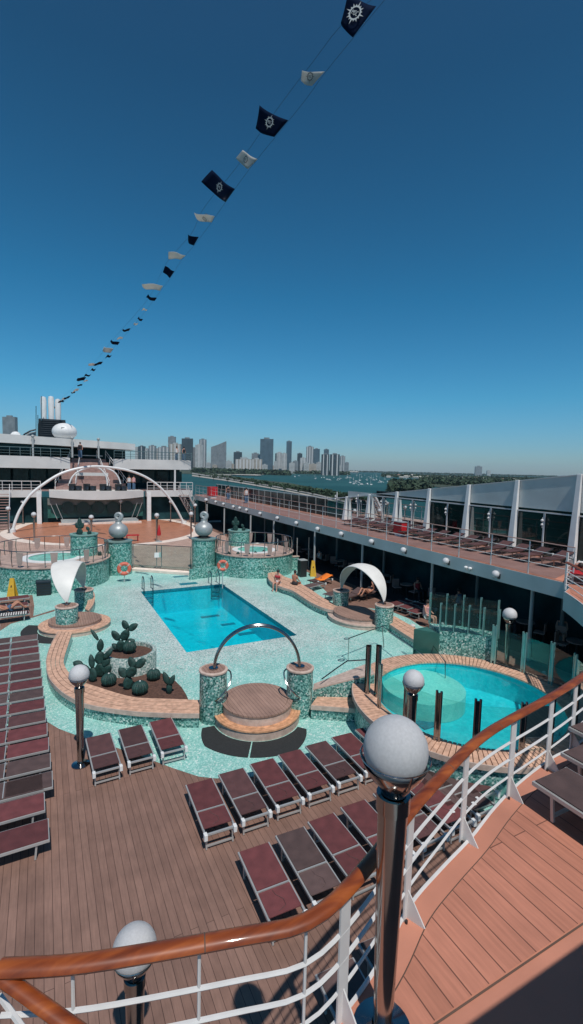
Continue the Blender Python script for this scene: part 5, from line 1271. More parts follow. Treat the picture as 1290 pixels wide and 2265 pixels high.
# ================================================================= PEOPLE
def person(loc,rz,label,J,skinm=skin,hairm=hair_d,clothes=(),sc=1.,group=None):
    """J: dict of joint name -> (x,y,z) relative to loc; +Y is where the person faces"""
    rt=empty('person',loc,label,'person',group,rz=rz); rt.scale=(sc,sc,sc)
    order=['pelvis','waist','chest','neck','head','shL','elL','haL','shR','elR','haR','hipL','knL','ftL','toL','hipR','knR','ftR','toR']
    rad=dict(pelvis=(.13,.11),waist=(.115,.09),chest=(.15,.11),neck=(.05,.05),head=(.085,.1),shL=(.06,.06),elL=(.042,.042),haL=(.03,.03),hipL=(.085,.085),knL=(.058,.058),ftL=(.038,.038),toL=(.032,.028))
    for k in ('sh','el','ha','hip','kn','ft','to'): rad[k+'R']=rad[k+'L']
    E_=[('pelvis','waist'),('waist','chest'),('chest','neck'),('neck','head'),('chest','shL'),('shL','elL'),('elL','haL'),('chest','shR'),('shR','elR'),('elR','haR'),('pelvis','hipL'),('hipL','knL'),('knL','ftL'),('ftL','toL'),('pelvis','hipR'),('hipR','knR'),('knR','ftR'),('ftR','toR')]
    me=bpy.data.meshes.new('body'); me.from_pydata([J[k] for k in order],[(order.index(a),order.index(b)) for a,b in E_],[]); me.materials.append(skinm)
    o=bpy.data.objects.new('body',me); COL.objects.link(o); o.parent=rt
    md=o.modifiers.new('skin','SKIN'); md.use_smooth_shade=True
    if me.skin_vertices:
        for i,k in enumerate(order): me.skin_vertices[0].data[i].radius=rad[k]
        me.skin_vertices[0].data[0].use_root=True
    s=o.modifiers.new('sub','SUBSURF'); s.levels=1; s.render_levels=1
    h=Vector(J['head']); n_=Vector(J['neck']); ax_=(h-n_).normalized()
    MB().ball(tuple(h+ax_*.05+Vector((0,-.025,0))),.098,1.1,12,9).build('hair',hairm,rt,smooth=True,local=True)
    for nm_,js,rr,mt in clothes:
        m=MB(); pts=[Vector(J[j]) if isinstance(j,str) else Vector(j) for j in js]; m.tube(smooth_line(pts,3),rr,10,rs=None); m.build(nm_,mt,rt,smooth=True,local=True)
    return rt
def mirror(J):
    for k in list(J):
        if k.endswith('L') and k[:-1]+'R' not in J: x,y,z=J[k]; J[k[:-1]+'R']=(-x,y,z)
    return J
SIT=mirror(dict(pelvis=(0,0,.10),waist=(0,-.02,.28),chest=(0,0,.48),neck=(0,.02,.62),head=(0,.05,.76),shL=(.17,0,.56),elL=(.22,.08,.32),haL=(.17,.30,.22),hipL=(.1,.06,.09),knL=(.12,.44,.12),ftL=(.12,.46,-.30),toL=(.12,.58,-.36)))
STAND=mirror(dict(pelvis=(0,0,.88),waist=(0,0,1.05),chest=(0,0,1.27),neck=(0,0,1.43),head=(0,.02,1.56),shL=(.18,0,1.38),elL=(.23,-.02,1.1),haL=(.22,.06,.85),hipL=(.09,0,.82),knL=(.10,.03,.46),ftL=(.10,0,.06),toL=(.11,.14,.03)))
LIE=mirror(dict(pelvis=(0,0,.1),waist=(0,-.17,.13),chest=(0,-.36,.22),neck=(0,-.50,.33),head=(0,-.60,.43),shL=(.17,-.42,.24),elL=(.27,-.22,.14),haL=(.2,-.02,.16),hipL=(.09,.05,.1),knL=(.12,.38,.38),ftL=(.10,.66,.06),toL=(.10,.78,.09)))
LIEF=mirror(dict(pelvis=(0,0,.1),waist=(0,-.17,.12),chest=(0,-.36,.14),neck=(0,-.52,.16),head=(0,-.64,.18),shL=(.17,-.42,.14),elL=(.27,-.25,.1),haL=(.22,-.02,.1),hipL=(.09,.05,.1),knL=(.11,.45,.12),ftL=(.10,.85,.07),toL=(.10,.92,.12)))
p=at(620,1292,.4); J=dict(SIT); J['knR']=(-.10,.42,.16); J['elL']=(.26,-.05,.34); J['haL']=(.26,-.12,.08)
person((p.x-.1,p.y+.1,.4),R(130),'bather in a red bikini top sitting on the curved bench by the pool',J,skinm=skin2,clothes=(('bikini_top',[(-.16,.03,.47),(0,.06,.45),(.16,.03,.47)],.085,cloth_r),('towel_wrap',['hipL','pelvis','hipR'],.145,cloth_w)))
p=at(651,1296,.4); person((p.x+.15,p.y+.25,.4),R(-65),'sunburnt bather seen from behind sitting with dark shorts on the curved bench',SIT,skinm=skin,clothes=(('shorts',[(-.12,.12,.09),'pelvis',(.12,.12,.09)],.15,cloth_k),('sunglasses_strap',[(-.09,.1,.8),(0,.13,.8),(.09,.1,.8)],.02,cloth_w)))
p=at(812,1312,.42); J=dict(LIE); J['elR']=(-.2,-.25,.55); J['haR']=(-.05,-.35,.68)
person((p.x,p.y,.38),R(108),'tanned woman sunbathing with raised knees behind the white arched canopy',J,skinm=skin,clothes=(('bikini_bottom',['hipL','pelvis','hipR'],.125,cloth_k),('bikini_top',[(-.14,-.34,.27),(.14,-.34,.27)],.10,cloth_k)))
p=at(20,1350,.38); person((p.x,p.y,.38),R(-80),'sunbather with raised knees on the striped towel at the left edge',LIE,skinm=skin,clothes=(('swim_shorts',[(-.12,.1,.12),'pelvis',(.12,.1,.12)],.14,cloth_b),))
p=at(942,1385,0); person((p.x,p.y,.42),R(200),'person in a pale pink top sitting by the glass fence with a maroon cover',SIT,skinm=skin2,clothes=(('shirt',[(0,0,.12),'waist','chest',(0,.02,.56)],.17,cloth_p),('shorts',[(-.12,.1,.1),'pelvis',(.12,.1,.1)],.14,cloth_w)))
q=copy_tree(LP,(p.x,p.y-.9,0),R(200),'lounger under the person in the pink top beside the glass fence'); q['group']='loungers near the glass fence'
q=copy_tree(BP,(p.x+1.6,p.y-1.0,0),R(160),'lounger with raised back among bags behind the glass wall'); q['group']='loungers near the glass fence'
b0=at(905,1400,0); rt=empty('beach_bag',(b0.x,b0.y,0.01),'dark beach bag with a white towel on the floor beside the pink bather','bag'); MB().ball((0,0,.18),.3,.6,14,8).build('body',cloth_k,rt,smooth=True,local=True); MB().ball((.1,-.1,.36),.14,.5,10,6).build('towel_roll',cloth_w,rt,smooth=True,local=True)
p=at(1240,1425,0); person((p.x,p.y,.45),R(120),'person in a dark shirt sitting in the shade under the balcony',SIT,skinm=skin2,clothes=(('shirt',[(0,0,.12),'waist','chest',(0,.02,.56)],.17,plain('cloth_grey',(.12,.14,.15),.8)),('trousers',['hipL','knL'],.09,cloth_k)))
cs=copy_tree(ch,(p.x,p.y,.01),R(120),'dark chair under the person in the dark shirt')
for i,(x,y,rz,mt) in enumerate([(19.3,14.75,180,cloth_w),(19.6,18.1,0,cloth_b),(19.3,21.0,170,cloth_r),(19.6,25.9,0,cloth_p),(18.9,31.5,90,cloth_w)]):
    person((x,y,.46),R(rz),'shaded person seated at a table under the balcony, %s from the right'%ORD[i],SIT,skinm=skin2,clothes=(('shirt',[(0,0,.12),'waist','chest',(0,.02,.56)],.17,mt),('trousers',['hipL','knL','ftL'],.085,cloth_k),('trousers',['hipR','knR','ftR'],.085,cloth_k)))
for i,(px,py,rz,lab) in enumerate([(880,1345,100,'empty flat lounger in the shade edge right of the white canopy'),(905,1352,100,'flat lounger next to the pink bather, left of two'),(925,1362,100,'flat lounger next to the pink bather, right of two')]):
    p_=at(px,py,0); q=copy_tree(LP,(p_.x+.9,p_.y,0),R(rz),lab); q['group']='loungers near the glass fence'
# people on decks aft
ppl=[(352,1105,.2,'distant person in pink walking in the shade right of the stage',cloth_p),(342,1104,.2,'distant person in white standing in the shade right of the stage',cloth_w),(391,1012,None,'person in white leaning on the upper terrace rail above the stage',cloth_w),(407,1012,None,'dark dressed person at the right end of the upper terrace rail',cloth_k),(178,1012,None,'dark dressed person at the top of the brown seating steps',cloth_k),(286,1075,'t','person in pale clothes on the lower terrace right of the speakers',cloth_w),(296,1075,'t','person in pink on the lower terrace right of the speakers',cloth_p)]
for px,py,z,lab,mt in ppl:
    if z==.2: P=at(px,1130,.2); z_=.2
    elif z is None: P=atY(px,py,YS+1.9); z_=8.15
    else: P=atY(px,py,YS+1.8); z_=4.13
    person((P.x,P.y,z_),R(180+random.uniform(-60,60)),lab,STAND,skinm=skin2,sc=1.15,clothes=(('shirt',[(0,0,.95),'waist','chest',(0,0,1.38)],.19,mt),('trousers',['hipL','knL','ftL'],.10,cloth_b),('trousers',['hipR','knR','ftR'],.10,cloth_b)))
ppl=[(545,1092,'walking person in white on the side balcony, farther of two',cloth_w),(505,1085,'walking person in dark clothes on the far side balcony',cloth_k)]
for px,py,lab,mt in ppl:
    P=atX(px,py,19.5); person((P.x,P.y,BZ),R(180),lab,STAND,skinm=skin2,clothes=(('shirt',[(0,0,.95),'waist','chest',(0,0,1.38)],.19,mt),('trousers',['hipL','knL','ftL'],.10,cloth_b),('trousers',['hipR','knR','ftR'],.10,cloth_b)))
P=atX(1262,1250,17.6)
q=copy_tree(LP,(18.2,10.9,BZ),R(120),'lounger on the side balcony carrying a red towel'); q['group']='loungers on the side balcony'
m=MB(); T=Matrix.Translation((18.2,10.9,BZ))@Matrix.Rotation(R(120),4,'Z'); vs=[]
for k in range(9):
    for x in(-.33,-.1,.1,.33): vs.append(T@Vector((x,.1+k*.17,.40+.02*math.sin(k*1.7+x*7))))
m.add(vs,[(k*4+j,k*4+j+1,k*4+j+5,k*4+j+4) for k in range(8) for j in range(3)]); o=m.build('towel',red,smooth=True); o.modifiers.new('s','SOLIDIFY').thickness=.03; tag(o,'red towel on the lounger at the right end of the side balcony','towel')
person((18.25,10.95,BZ+.40),R(120+180),'person lying face up on the red towel on the side balcony',LIEF,skinm=skin2,clothes=(('swim_shorts',['hipL','pelvis','hipR'],.14,cloth_w),))
# ================================================================= BUNTING
def emblem(mid_,ux,uy,nr,s,mt,parent):
    m=MB(); P=lambda a,b:mid_+ux*a*s+uy*b*s+nr*.012
    n_=28
    for sg in(1,-1):
        off=nr*.012*sg
        Q=lambda a,b:mid_+ux*a*s+uy*b*s+off
        vs=[];
        for k in range(n_):
            a=2*pi*k/n_; vs+=[Q(.24*math.cos(a),.24*math.sin(a)),Q(.31*math.cos(a),.31*math.sin(a))]
        m.add(vs,[(2*k,2*k+1,(2*k+3)%(2*n_),(2*k+2)%(2*n_)) for k in range(n_)])
        for k in range(16):
            a=2*pi*k/16; l=.52 if k%4==0 else (.44 if k%2==0 else .38); w_=.07
            m.add([Q(.31*math.cos(a-w_*1.6),.31*math.sin(a-w_*1.6)),Q(.31*math.cos(a+w_*1.6),.31*math.sin(a+w_*1.6)),Q(l*math.cos(a),l*math.sin(a))],[(0,1,2)])
        # letters M S C as strokes
        def stroke(pts,w=.028):
            for (a,b),(c_,d_) in zip(pts,pts[1:]):
                dx,dy=c_-a,d_-b; l=math.hypot(dx,dy) or 1; nx,ny=-dy/l*w/2,dx/l*w/2
                m.add([Q(a+nx,b+ny),Q(c_+nx,d_+ny),Q(c_-nx,d_-ny),Q(a-nx,b-ny)],[(0,1,2,3)])
        stroke([(-.17,-.09),(-.17,.09),(-.12,0),(-.07,.09),(-.07,-.09)])
        stroke([(.04,.07),(0,.1),(-.04,.06),(.04,-.05),(0,-.1),(-.04,-.07)])
        stroke([(.16,.07),(.12,.1),(.08,.05),(.08,-.05),(.12,-.1),(.16,-.07)])
    m.build('emblem',mt,parent,recalc=False)
def Dof(px,py):    # distance of the halyard for a pixel, from its height above the eye
    hz=1036+.025*(px-645); off=hz-py; H=8.6+1.6*max(0,(500-py))/500 if py<500 else 8.6-.3*(py-500)/400
    return H*F/off
BT=[];
def flag(corners,mt,label,name='signal_flag',em=False,seed=0):
    """corners px: hoist top, hoist bottom, fly bottom, fly top"""
    rnd=random.Random(seed); cxp=sum(c[0] for c in corners)/4; cyp=sum(c[1] for c in corners)/4; D=Dof(cxp,cyp)
    Q=[atD(x,y,D*(1+dd)) for (x,y),dd in zip(corners,(-.01,.012,.03,.01))]
    rt=empty(name,Q[0],label,'flag','flags strung from the funnel to the mast')
    nr=(Q[1]-Q[0]).cross(Q[3]-Q[0]).normalized(); 
    if nr.dot(C0-Q[0])<0: nr=-nr
    n1,n2=8,6; vs=[];fs=[]; size=(Q[3]-Q[0]).length; ph=rnd.uniform(0,6)
    for i in range(n1+1):
        s=i/n1
        for j in range(n2+1):
            t=j/n2; q=Q[0].lerp(Q[3],s).lerp(Q[1].lerp(Q[2],s),t)
            q=q+nr*size*.10*s*math.sin(s*5+ph+t*1.2)+(Q[0]-Q[1]).normalized()*(-.05*size*math.sin(pi*s)); vs.append(q)
    for i in range(n1):
        for j in range(n2): a=i*(n2+1)+j; fs.append((a,a+1,a+n2+2,a+n2+1))
    o=MB().add(vs,fs).build('cloth',mt,rt,smooth=True,recalc=False); o.modifiers.new('s','SOLIDIFY').thickness=.006
    if em:
        mid_=(Q[0]+Q[1])*.30+(Q[2]+Q[3])*.20; ux=(Q[3]-Q[0]).normalized(); uy=(Q[0]-Q[1]); uy=(uy-ux*uy.dot(ux)).normalized()
        s=min((Q[0]-Q[1]).length,(Q[3]-Q[0]).length)*1.0
        if (ux.cross(uy)).dot(C0-mid_)<0: ux=-ux
        emblem(mid_,ux,uy,nr*(7 if em==1 else 7),s*(.66 if em==1 else .6),print_w if em==1 else grey_print,o)
W_,K_=flag_w,flag_n
big_f=[([(832,14),(781,83),(752,45),(768,-14)],K_,'large navy flag with white compass emblem at the very top of the photo',1),
 ([(719,158),(690,190),(668,180),(667,155)],W_,'white flag, highest of the white ones, below the top navy flag',2),
 ([(638,266),(607,303),(563,282),(570,229)],K_,'large navy emblem flag, second from the top of the line',1),
 ([(570,352),(549,374),(526,352),(538,332)],W_,'white printed flag between the second and third navy flags',2),
 ([(520,418),(499,447),(451,404),(470,376)],K_,'large navy emblem flag, third from the top of the line',1),
 ([(475,478),(468,492),(432,482),(432,468)],W_,'white flag with grey print just below the third navy flag',2),
 ([(440,524),(429,543),(413,532),(415,518)],K_,'crumpled navy flag just below the white printed flag',0),
 ([(411,565),(400,574),(376,570),(375,555)],W_,'white flag right below the crumpled navy flag',0),
 ([(386,600),(376,615),(364,602),(366,588)],K_,'small folded navy triangle flag midway down the line',0),
 ([(361,632),(354,643),(318,634),(317,624)],W_,'long narrow white flag midway down the line',0)]
for i,(cr_,mt,lab,em) in enumerate(big_f): flag(cr_,mt,lab,em=em,seed=i)
sm=[(334,662,22,K_),(320,686,10,W_),(309,708,12,K_),(300,716,10,W_),(279,729,16,K_),(266,748,11,W_),(253,760,20,K_),(238,776,20,W_),(240,788,11,K_),(217,803,18,K_),(203,807,12,W_),(206,818,10,K_),(193,830,14,K_),(180,838,17,K_),(190,842,8,W_),(177,852,10,K_),(168,862,12,W_),(162,868,9,K_),(148,878,13,K_),(141,882,10,W_),(136,888,11,K_),(128,896,10,W_),(122,902,9,K_)]
rnd=random.Random(4)
for i,(x,y,s,mt) in enumerate(sm):
    a=rnd.uniform(-.5,.5); h=s*rnd.uniform(.35,.6); dx,dy=.6*h,-.8*h
    fx,fy=-s*math.cos(a),s*math.sin(a)*.6-.1*s
    flag([(x+s/2+dx/2,y+dy/2),(x+s/2-dx/2,y-dy/2),(x+s/2-dx/2+fx,y-dy/2+fy),(x+s/2+dx/2+fx,y+dy/2+fy)],mt,'tiny %s flag on the line, %s below the long narrow white flag'%('navy' if mt is K_ else 'white',ORD[i]),seed=20+i)
for off,lab in ((0,'upper thin halyard line holding the flags'),(1,'lower thin halyard line holding the flags')):
    pl=[(900,-90),(845,-20),(760,50),(690,140),(640,205),(580,288),(522,372),(478,425),(445,470),(425,515),(390,555),(362,592),(335,650),(300,695),(255,745),(215,795),(165,855),(120,893)] if off==0 else [(900,-60),(855,-5),(775,92),(720,160),(672,226),(612,300),(552,374),(502,443),(468,492),(432,540),(402,575),(377,615),(343,660),(303,712),(262,757),(220,806),(170,862),(125,905)]
    P=[atD(x,y,Dof(x,max(y,-60))*1.03) for x,y in pl]; o=MB().tube(smooth_line(P,3),.004,5).build('halyard',navy,smooth=True)
    tag(o,lab,'rope','halyard lines of the flags')
mast=empty('mast_stub',atD(900,-90,9.5)+Vector((0,0,0)),'x','mast')
bpy.data.objects.remove(mast)
# ================================================================= SEA, LAND, CITY
SZ=-35.
sea_m,_nt,_b=nodes('sea_water'); setp(_b,.5,0,.10); _g=N(_nt,'ShaderNodeNewGeometry'); _n=N(_nt,'ShaderNodeTexNoise'); _n.inputs['Scale'].default_value=.004; _n.inputs['Detail'].default_value=8; L(_nt,_g.outputs['Position'],_n.inputs['Vector'])
_r=ramp(_nt,[(.35,(.014,.062,.058)),(.65,(.024,.088,.082))]); L(_nt,_n.outputs['Fac'],_r.inputs[0]); L(_nt,_r.outputs[0],_b.inputs['Base Color'])
_n2=N(_nt,'ShaderNodeTexNoise'); _n2.inputs['Scale'].default_value=.25; _n2.inputs['Detail'].default_value=6; L(_nt,_g.outputs['Position'],_n2.inputs['Vector']); _bp=N(_nt,'ShaderNodeBump'); _bp.inputs['Strength'].default_value=.6; _bp.inputs['Distance'].default_value=1.; L(_nt,_n2.outputs['Fac'],_bp.inputs['Height']); L(_nt,_bp.outputs[0],_b.inputs['Normal'])
SE=16000
struct('sea',MB().quad((-SE,-SE,SZ),(SE,-SE,SZ),(SE,SE,SZ),(-SE,SE,SZ)),sea_m)
land_m=plain('land_green',(.045,.06,.035),.95,var=.4,scale=.01,world=True); sand=plain('shore_stone',(.36,.33,.29),.9,var=.25,scale=.05,world=True); asph=plain('causeway_road',(.28,.27,.26),.9,world=True)
def hz(x): return 1036+.025*(x-645)
def landp(name,px,z=SZ+1.2,m=land_m): 
    struct(name,MB().poly([xy(at(x,y,z)) for x,y in px],SZ-.5,z),m)
cause_near=[(425,1053),(500,1063.5),(560,1073.5),(640,1088),(700,1100),(770,1117),(870,1142)]; cause_far=[(870,1120),(760,1096),(730,1086),(640,1068),(590,1063),(560,1059),(500,1051),(425,1046)]
landp('causeway',cause_near+cause_far)
landp('causeway_shore',cause_near+[(x,y-2.6) for x,y in cause_near[::-1]],SZ+1.8,sand)
landp('causeway_road',[(x,y-5) for x,y in cause_near]+[(x,y-7.2) for x,y in cause_near[::-1]],SZ+2.2,asph)
landp('mainland',[(-80,1034),(200,1040),(433,1048.5),(480,1050),(550,1050.5),(600,1048),(640,1046.5),(700,1046.5),(760,1047),(772,hz(772)+4.5),(1290,hz(1290)+4.5),(1500,hz(1500)+4),(1500,hz(1500)+3),(900,hz(900)+3.2),(645,hz(645)+3.2),(-80,hz(-80)+3.2)])
landp('mainland_shore',[(433,1049.1),(480,1050.6),(550,1051.1),(600,1048.6),(640,1047.1),(640,1046.2),(600,1047.4),(550,1049.8),(480,1049.4),(433,1048)],SZ+1.6,sand)
landp('residential_island',[(925,1066),(960,1076),(1000,1082),(1100,1090),(1400,1110),(1400,1074),(1200,1067),(1050,1061),(960,1058)])
landp('small_island',[(862,1083),(885,1090),(930,1090),(948,1082),(930,1071),(885,1070)])
landp('far_island',[(840,1051),(900,1056.5),(1000,1061.5),(1300,1074),(1300,1059),(1000,1050.5),(900,1048)])
# woods on the far land: thousands of faceted leaf clumps
fol=plain('foliage_far',(.035,.062,.034),.9,var=.5,scale=.02,world=True); fol2=plain('foliage_near',(.038,.07,.036),.9,var=.45,scale=.08,world=True)
def clump(m,c,r,h,rnd,n=16):
    c=Vector(c)
    for k in range(n):
        a=rnd.uniform(0,2*pi); u=rnd.uniform(-.1,1); rr=r*math.sqrt(max(0,1-(u*.9)**2))*rnd.uniform(.55,1.05)
        q=c+Vector((rr*math.cos(a),rr*math.sin(a),h*u)); s=r*rnd.uniform(.28,.5)
        d1=Vector((rnd.uniform(-1,1),rnd.uniform(-1,1),rnd.uniform(-.6,.6))).normalized()*s; d2=Vector((rnd.uniform(-1,1),rnd.uniform(-1,1),rnd.uniform(-1,1))).normalized()*s
        m.add([q-d1,q-d2,q+d1,q+d2],[(0,1,2,3)])
def woods(name,lab,areas,count,r,seed,mt=fol):
    rnd=random.Random(seed); m=MB()
    for (x0,x1,f0,f1,w) in areas:
        for k in range(int(count*w)):
            x=rnd.uniform(x0,x1); y=rnd.uniform(f0(x),f1(x)); p=at(x,y,SZ+1.5); s=r*rnd.uniform(.6,1.35); clump(m,p,s,s*1.25,rnd,12)
    o=m.build(name,mt,recalc=False); tag(o,lab,'woods',kind='stuff'); return o
woods('far_woods','dark green belt of trees along the far shore under the skyline',[(425,772,lambda x:hz(x)+6.,lambda x:hz(x)+11.5 if x>640 else hz(x)+15.5,1.7),(772,1330,lambda x:hz(x)+3.2,lambda x:hz(x)+4.8,1.6),(433,640,lambda x:1040,lambda x:1045,.6)],1000,17,1)
woods('island_woods','green tree cover of the low islands on the right behind the windscreen',[(930,1330,lambda x:1060+.03*(x-930),lambda x:1070+.05*(x-930),1.6),(865,945,lambda x:1071,lambda x:1089,.35),(845,1300,lambda x:1048+.03*(x-845),lambda x:1055+.036*(x-845),1.4)],1000,11,2)
woods('causeway_shrubs','low dense shrubs covering the causeway along the road',[(430,860,lambda x:(1046+.16*(x-430) if x<700 else 1089+.2*(x-700))+1,lambda x:(1053+.155*(x-430) if x<560 else 1073+.19*(x-560))-9,1)],520,5,3,fol2)
# individual trees along the causeway
trunk=plain('trunk_brown',(.09,.06,.045),.9)
def tree_proto(kind,seed):
    rnd=random.Random(seed); rt=empty('broadleaf_tree' if kind==0 else 'palm_tree',(0,0,0),'x','tree')
    if kind==0:
        m=MB().tube([(0,0,0),(.2,.1,2.4),(.1,.3,5)],.3,6,rs=[.38,.28,.16]); m.tube([(.2,.1,2.4),(1.6,.5,4.6)],.12,5); m.tube([(.2,.1,2.6),(-1.4,-.6,4.8)],.12,5); m.build('trunk',trunk,rt,local=True)
        m=MB()
        for k in range(14): clump(m,(rnd.uniform(-2.8,2.8),rnd.uniform(-2.8,2.8),rnd.uniform(4.2,7.8)),rnd.uniform(1.1,1.9),1.4,rnd,26)
        m.build('crown',fol2,rt,local=True,recalc=False)
    else:
        MB().tube([(0,0,0),(.2,0,4),(.5,.1,8.6)],.2,6,rs=[.28,.2,.16]).build('trunk',trunk,rt,local=True)
        m=MB()
        for k in range(13):
            a=2*pi*k/13+rnd.uniform(-.1,.1); d=Vector((math.cos(a),math.sin(a),0)); s=Vector((-d.y,d.x,0)); z=rnd.uniform(.3,1.2); c=Vector((.5,.1,8.6)); P=[c,c+d*1.2+Vector((0,0,z)),c+d*2.4+Vector((0,0,z*.6)),c+d*3.2+Vector((0,0,-.9))]
            W2=[.12,.5,.45,.05]; vs=[]
            for q,w in zip(P,W2): vs+=[q-s*w-Vector((0,0,w*.5)),q,q+s*w-Vector((0,0,w*.5))]
            m.add(vs,[(i*3+j,i*3+j+1,i*3+j+4,i*3+j+3) for i in range(3) for j in range(2)])
        m.build('crown',fol2,rt,local=True,recalc=False)
    return rt
TP=[tree_proto(0,1),tree_proto(0,9),tree_proto(1,5)]; used=[False]*3
rnd=random.Random(12)
for i in range(64):
    t=(i+rnd.random()*.6)/64; x=440+t*400; yb=(1047+.16*(x-430) if x<700 else 1090+.2*(x-700)); y=yb+rnd.uniform(-1.0,5)
    if i%5==0: y=yb+8
    p=at(x,y,SZ+1.4); k=[0,1,0,2,1][i%5]; s=rnd.uniform(.75,1.3)*(1.15 if x<600 else .95)
    lab='%s on the causeway across the water, %d from the left end'%(['spreading green tree','broad green tree','tall palm'][k],i+1)
    lab='%s on the causeway across the water, %s'%(['spreading green tree','broad green tree','tall palm'][k],(ORD[i] if i<30 else (ORD[63-i] if 63-i<30 else 'middle one'))+(' from the left end' if i<30 else (' from the right end' if 63-i<30 else ' of the row')))
    if not used[k]: o=TP[k]; used[k]=True; o.location=p; o['label']=lab
    else: o=copy_tree(TP[k],p,label=lab)
    o['group']='trees along the causeway'; o['category']='tree'; o.scale=(s,s,s); o.rotation_euler=(0,0,rnd.uniform(0,6))
# buildings
FM=[facade('facade_dark',(.055,.075,.085),(.03,.05,.06),6,4,1.),facade('facade_pale',(.42,.43,.42),(.12,.16,.18),5,4,1.6),facade('facade_grey',(.24,.26,.27),(.07,.10,.12),5,4,1.4),facade('facade_beige',(.38,.34,.29),(.12,.12,.12),7,4,2.2),facade('facade_blue',(.10,.15,.18),(.05,.09,.12),6,4,.8)]
stripe_w=plain('pale_pier',(.55,.55,.54),.6)
def tower(x0,x1,yt,mi,lab,D=4200.,piers=0,depth=30,cap=1,yt2=None,base=None,group='skyline towers across the bay'):
    xm=(x0+x1)/2; T_=atD(xm,yt,D); a=atD(x0,yt,D); b_=atD(x1,yt,D); w=(b_-a).length; H=T_.z-SZ
    rt=empty('tower_block',(T_.x,T_.y,SZ),lab,'building',group,rz=math.atan2((b_-a).y,(b_-a).x))
    m=MB(); yt2=yt2 if yt2 is not None else yt; h2=atD(x1,yt2,D).z-SZ
    m.add([(-w/2,0,0),(w/2,0,0),(w/2,depth,0),(-w/2,depth,0),(-w/2,0,H),(w/2,0,h2),(w/2,depth,h2),(-w/2,depth,H)],[(3,2,1,0),(4,5,6,7),(0,1,5,4),(1,2,6,5),(2,3,7,6),(3,0,4,7)])
    m.build('wall',FM[mi],rt,local=True)
    if cap and yt2==yt: MB().box((-w*.22,depth*.2,H+.01),(w*.2,depth*.7,H+w*.10+2)).build('roof_box',FM[1] if mi in(1,3) else FM[2],rt,local=True)
    for k in range(piers):
        x=-w/2+w*(k+.5)/piers; MB().box((x-w*.06,-.8,0),(x+w*.06,-.01,H*.99)).build('pier',stripe_w,rt,local=True)
    return rt
TW=[(5,33,922,2,'dark grey slab tower at the left edge beyond the ship funnel',0,3000),
(299,305,989,1,'narrow white block just right of the roof band end',0,4200),(306,320,987,0,'dark low tower with pale top at the left end of the skyline',1,4200),(321,327,992,1,'thin pale block between two grey towers at the skyline left',0,4200),
(329,344,986,2,'grey striped tower second from the skyline left end',2,4200),(344,350,992,1,'short white block beside the grey striped tower',0,4300),(350,374,989,2,'broad grey striped slab left of the beige tower',3,4200),(372,388,966,2,'taller grey tower rising behind the beige block',0,4700),
(375,400,982,3,'broad beige block before the taller grey tower',3,4200),(402,426,970,0,'dark glass tower above the upper terrace right end',0,4200),(426,432,990,2,'thin grey block right of the dark glass tower',0,4250),
(432,449,984,1,'pale tower with white pier right of the ship terraces',1,4100),(441,456,972,2,'tall grey tower behind the white-piered pale tower',2,4600),(517,535,1000,0,'dark boxy tower right of the slanted-roof block',0,4200),(521,558,1016,3,'long low beige building under the dark boxy tower',5,3900),
(557,573,1003,2,'grey low tower left of the big dark glass tower',0,4500),(540,554,1016,1,'pale low block left of the grey low tower',0,4000),(556,580,1016,3,'beige block with dark stripes left of the big tower foot',3,3900),(571,580,1006,1,'white arched-top block touching the big dark tower',0,4300),
(576,605,971,4,'big dark glass tower, tallest in the middle of the skyline',0,4200),(609,613,1003,0,'thin dark block right of the big dark tower',0,4400),(612,624,1001,1,'pale stepped tower right of the big dark tower',1,4200),(624,635,1003,1,'white block left of the slim tall tower',1,4100),
(634,646,976,4,'slim tall blue grey tower right of the middle',0,4300),(658,669,1003,0,'short dark tower alone right of the slim tall one',0,4300),(664,677,1013,1,'small white building before the short dark tower',2,4000),
(678,694,988,2,'tall pale grey tower of the right pair',3,4200),(694,708,993,4,'dark blue tower of the right pair',0,4250),(717,728,994,4,'blue grey tower top behind the twin striped blocks',0,4800),
(712,729,1005,0,'left of the twin dark blocks with white vertical stripes',2,3300),(731,752,1005,0,'right of the twin dark blocks with white vertical stripes',2,3300),(753,764,1009,2,'narrow grey block right of the twin striped blocks',2,4300),(764,772,1023,2,'low grey block ending the skyline at the right',0,4500),
(1052,1067,1032,2,'lone far building on the horizon above the windscreen',0,8000),(1078,1086,1041,1,'tiny white far building right of the lone horizon building',0,8000)]
for (x0,x1,yt,mi,lab,pr,D) in TW: tower(x0,x1,yt,mi,lab,D,pr)
tower(467,484,989,2,'left half of the slanted-roof grey residential block',4150,0,yt2=983); tower(484,500,983,2,'right half of the slanted-roof grey residential block',4150,0,yt2=976)
rnd=random.Random(8)
lows=[(456,466,1024,1),(500,512,1020,1),(505,518,1026,3),(580,592,1028,1),(606,614,1021,1),(640,652,1024,1),(648,660,1020,2),(672,684,1024,1),(684,700,1026,3),(700,712,1023,1),(745,756,1030,1),(470,480,1028,3),(534,548,1026,1),(560,570,1029,1),(596,610,1031,3),(622,634,1028,1)]
for i,(x0,x1,yt,mi) in enumerate(lows):
    tower(x0,x1,yt,mi,'low pale waterfront building at the foot of the skyline, %s of sixteen from the left'%ORD[sorted(range(16),key=lambda k:lows[k][0]).index(i)],3700+40*i,0,20,1,group='low buildings under the skyline')
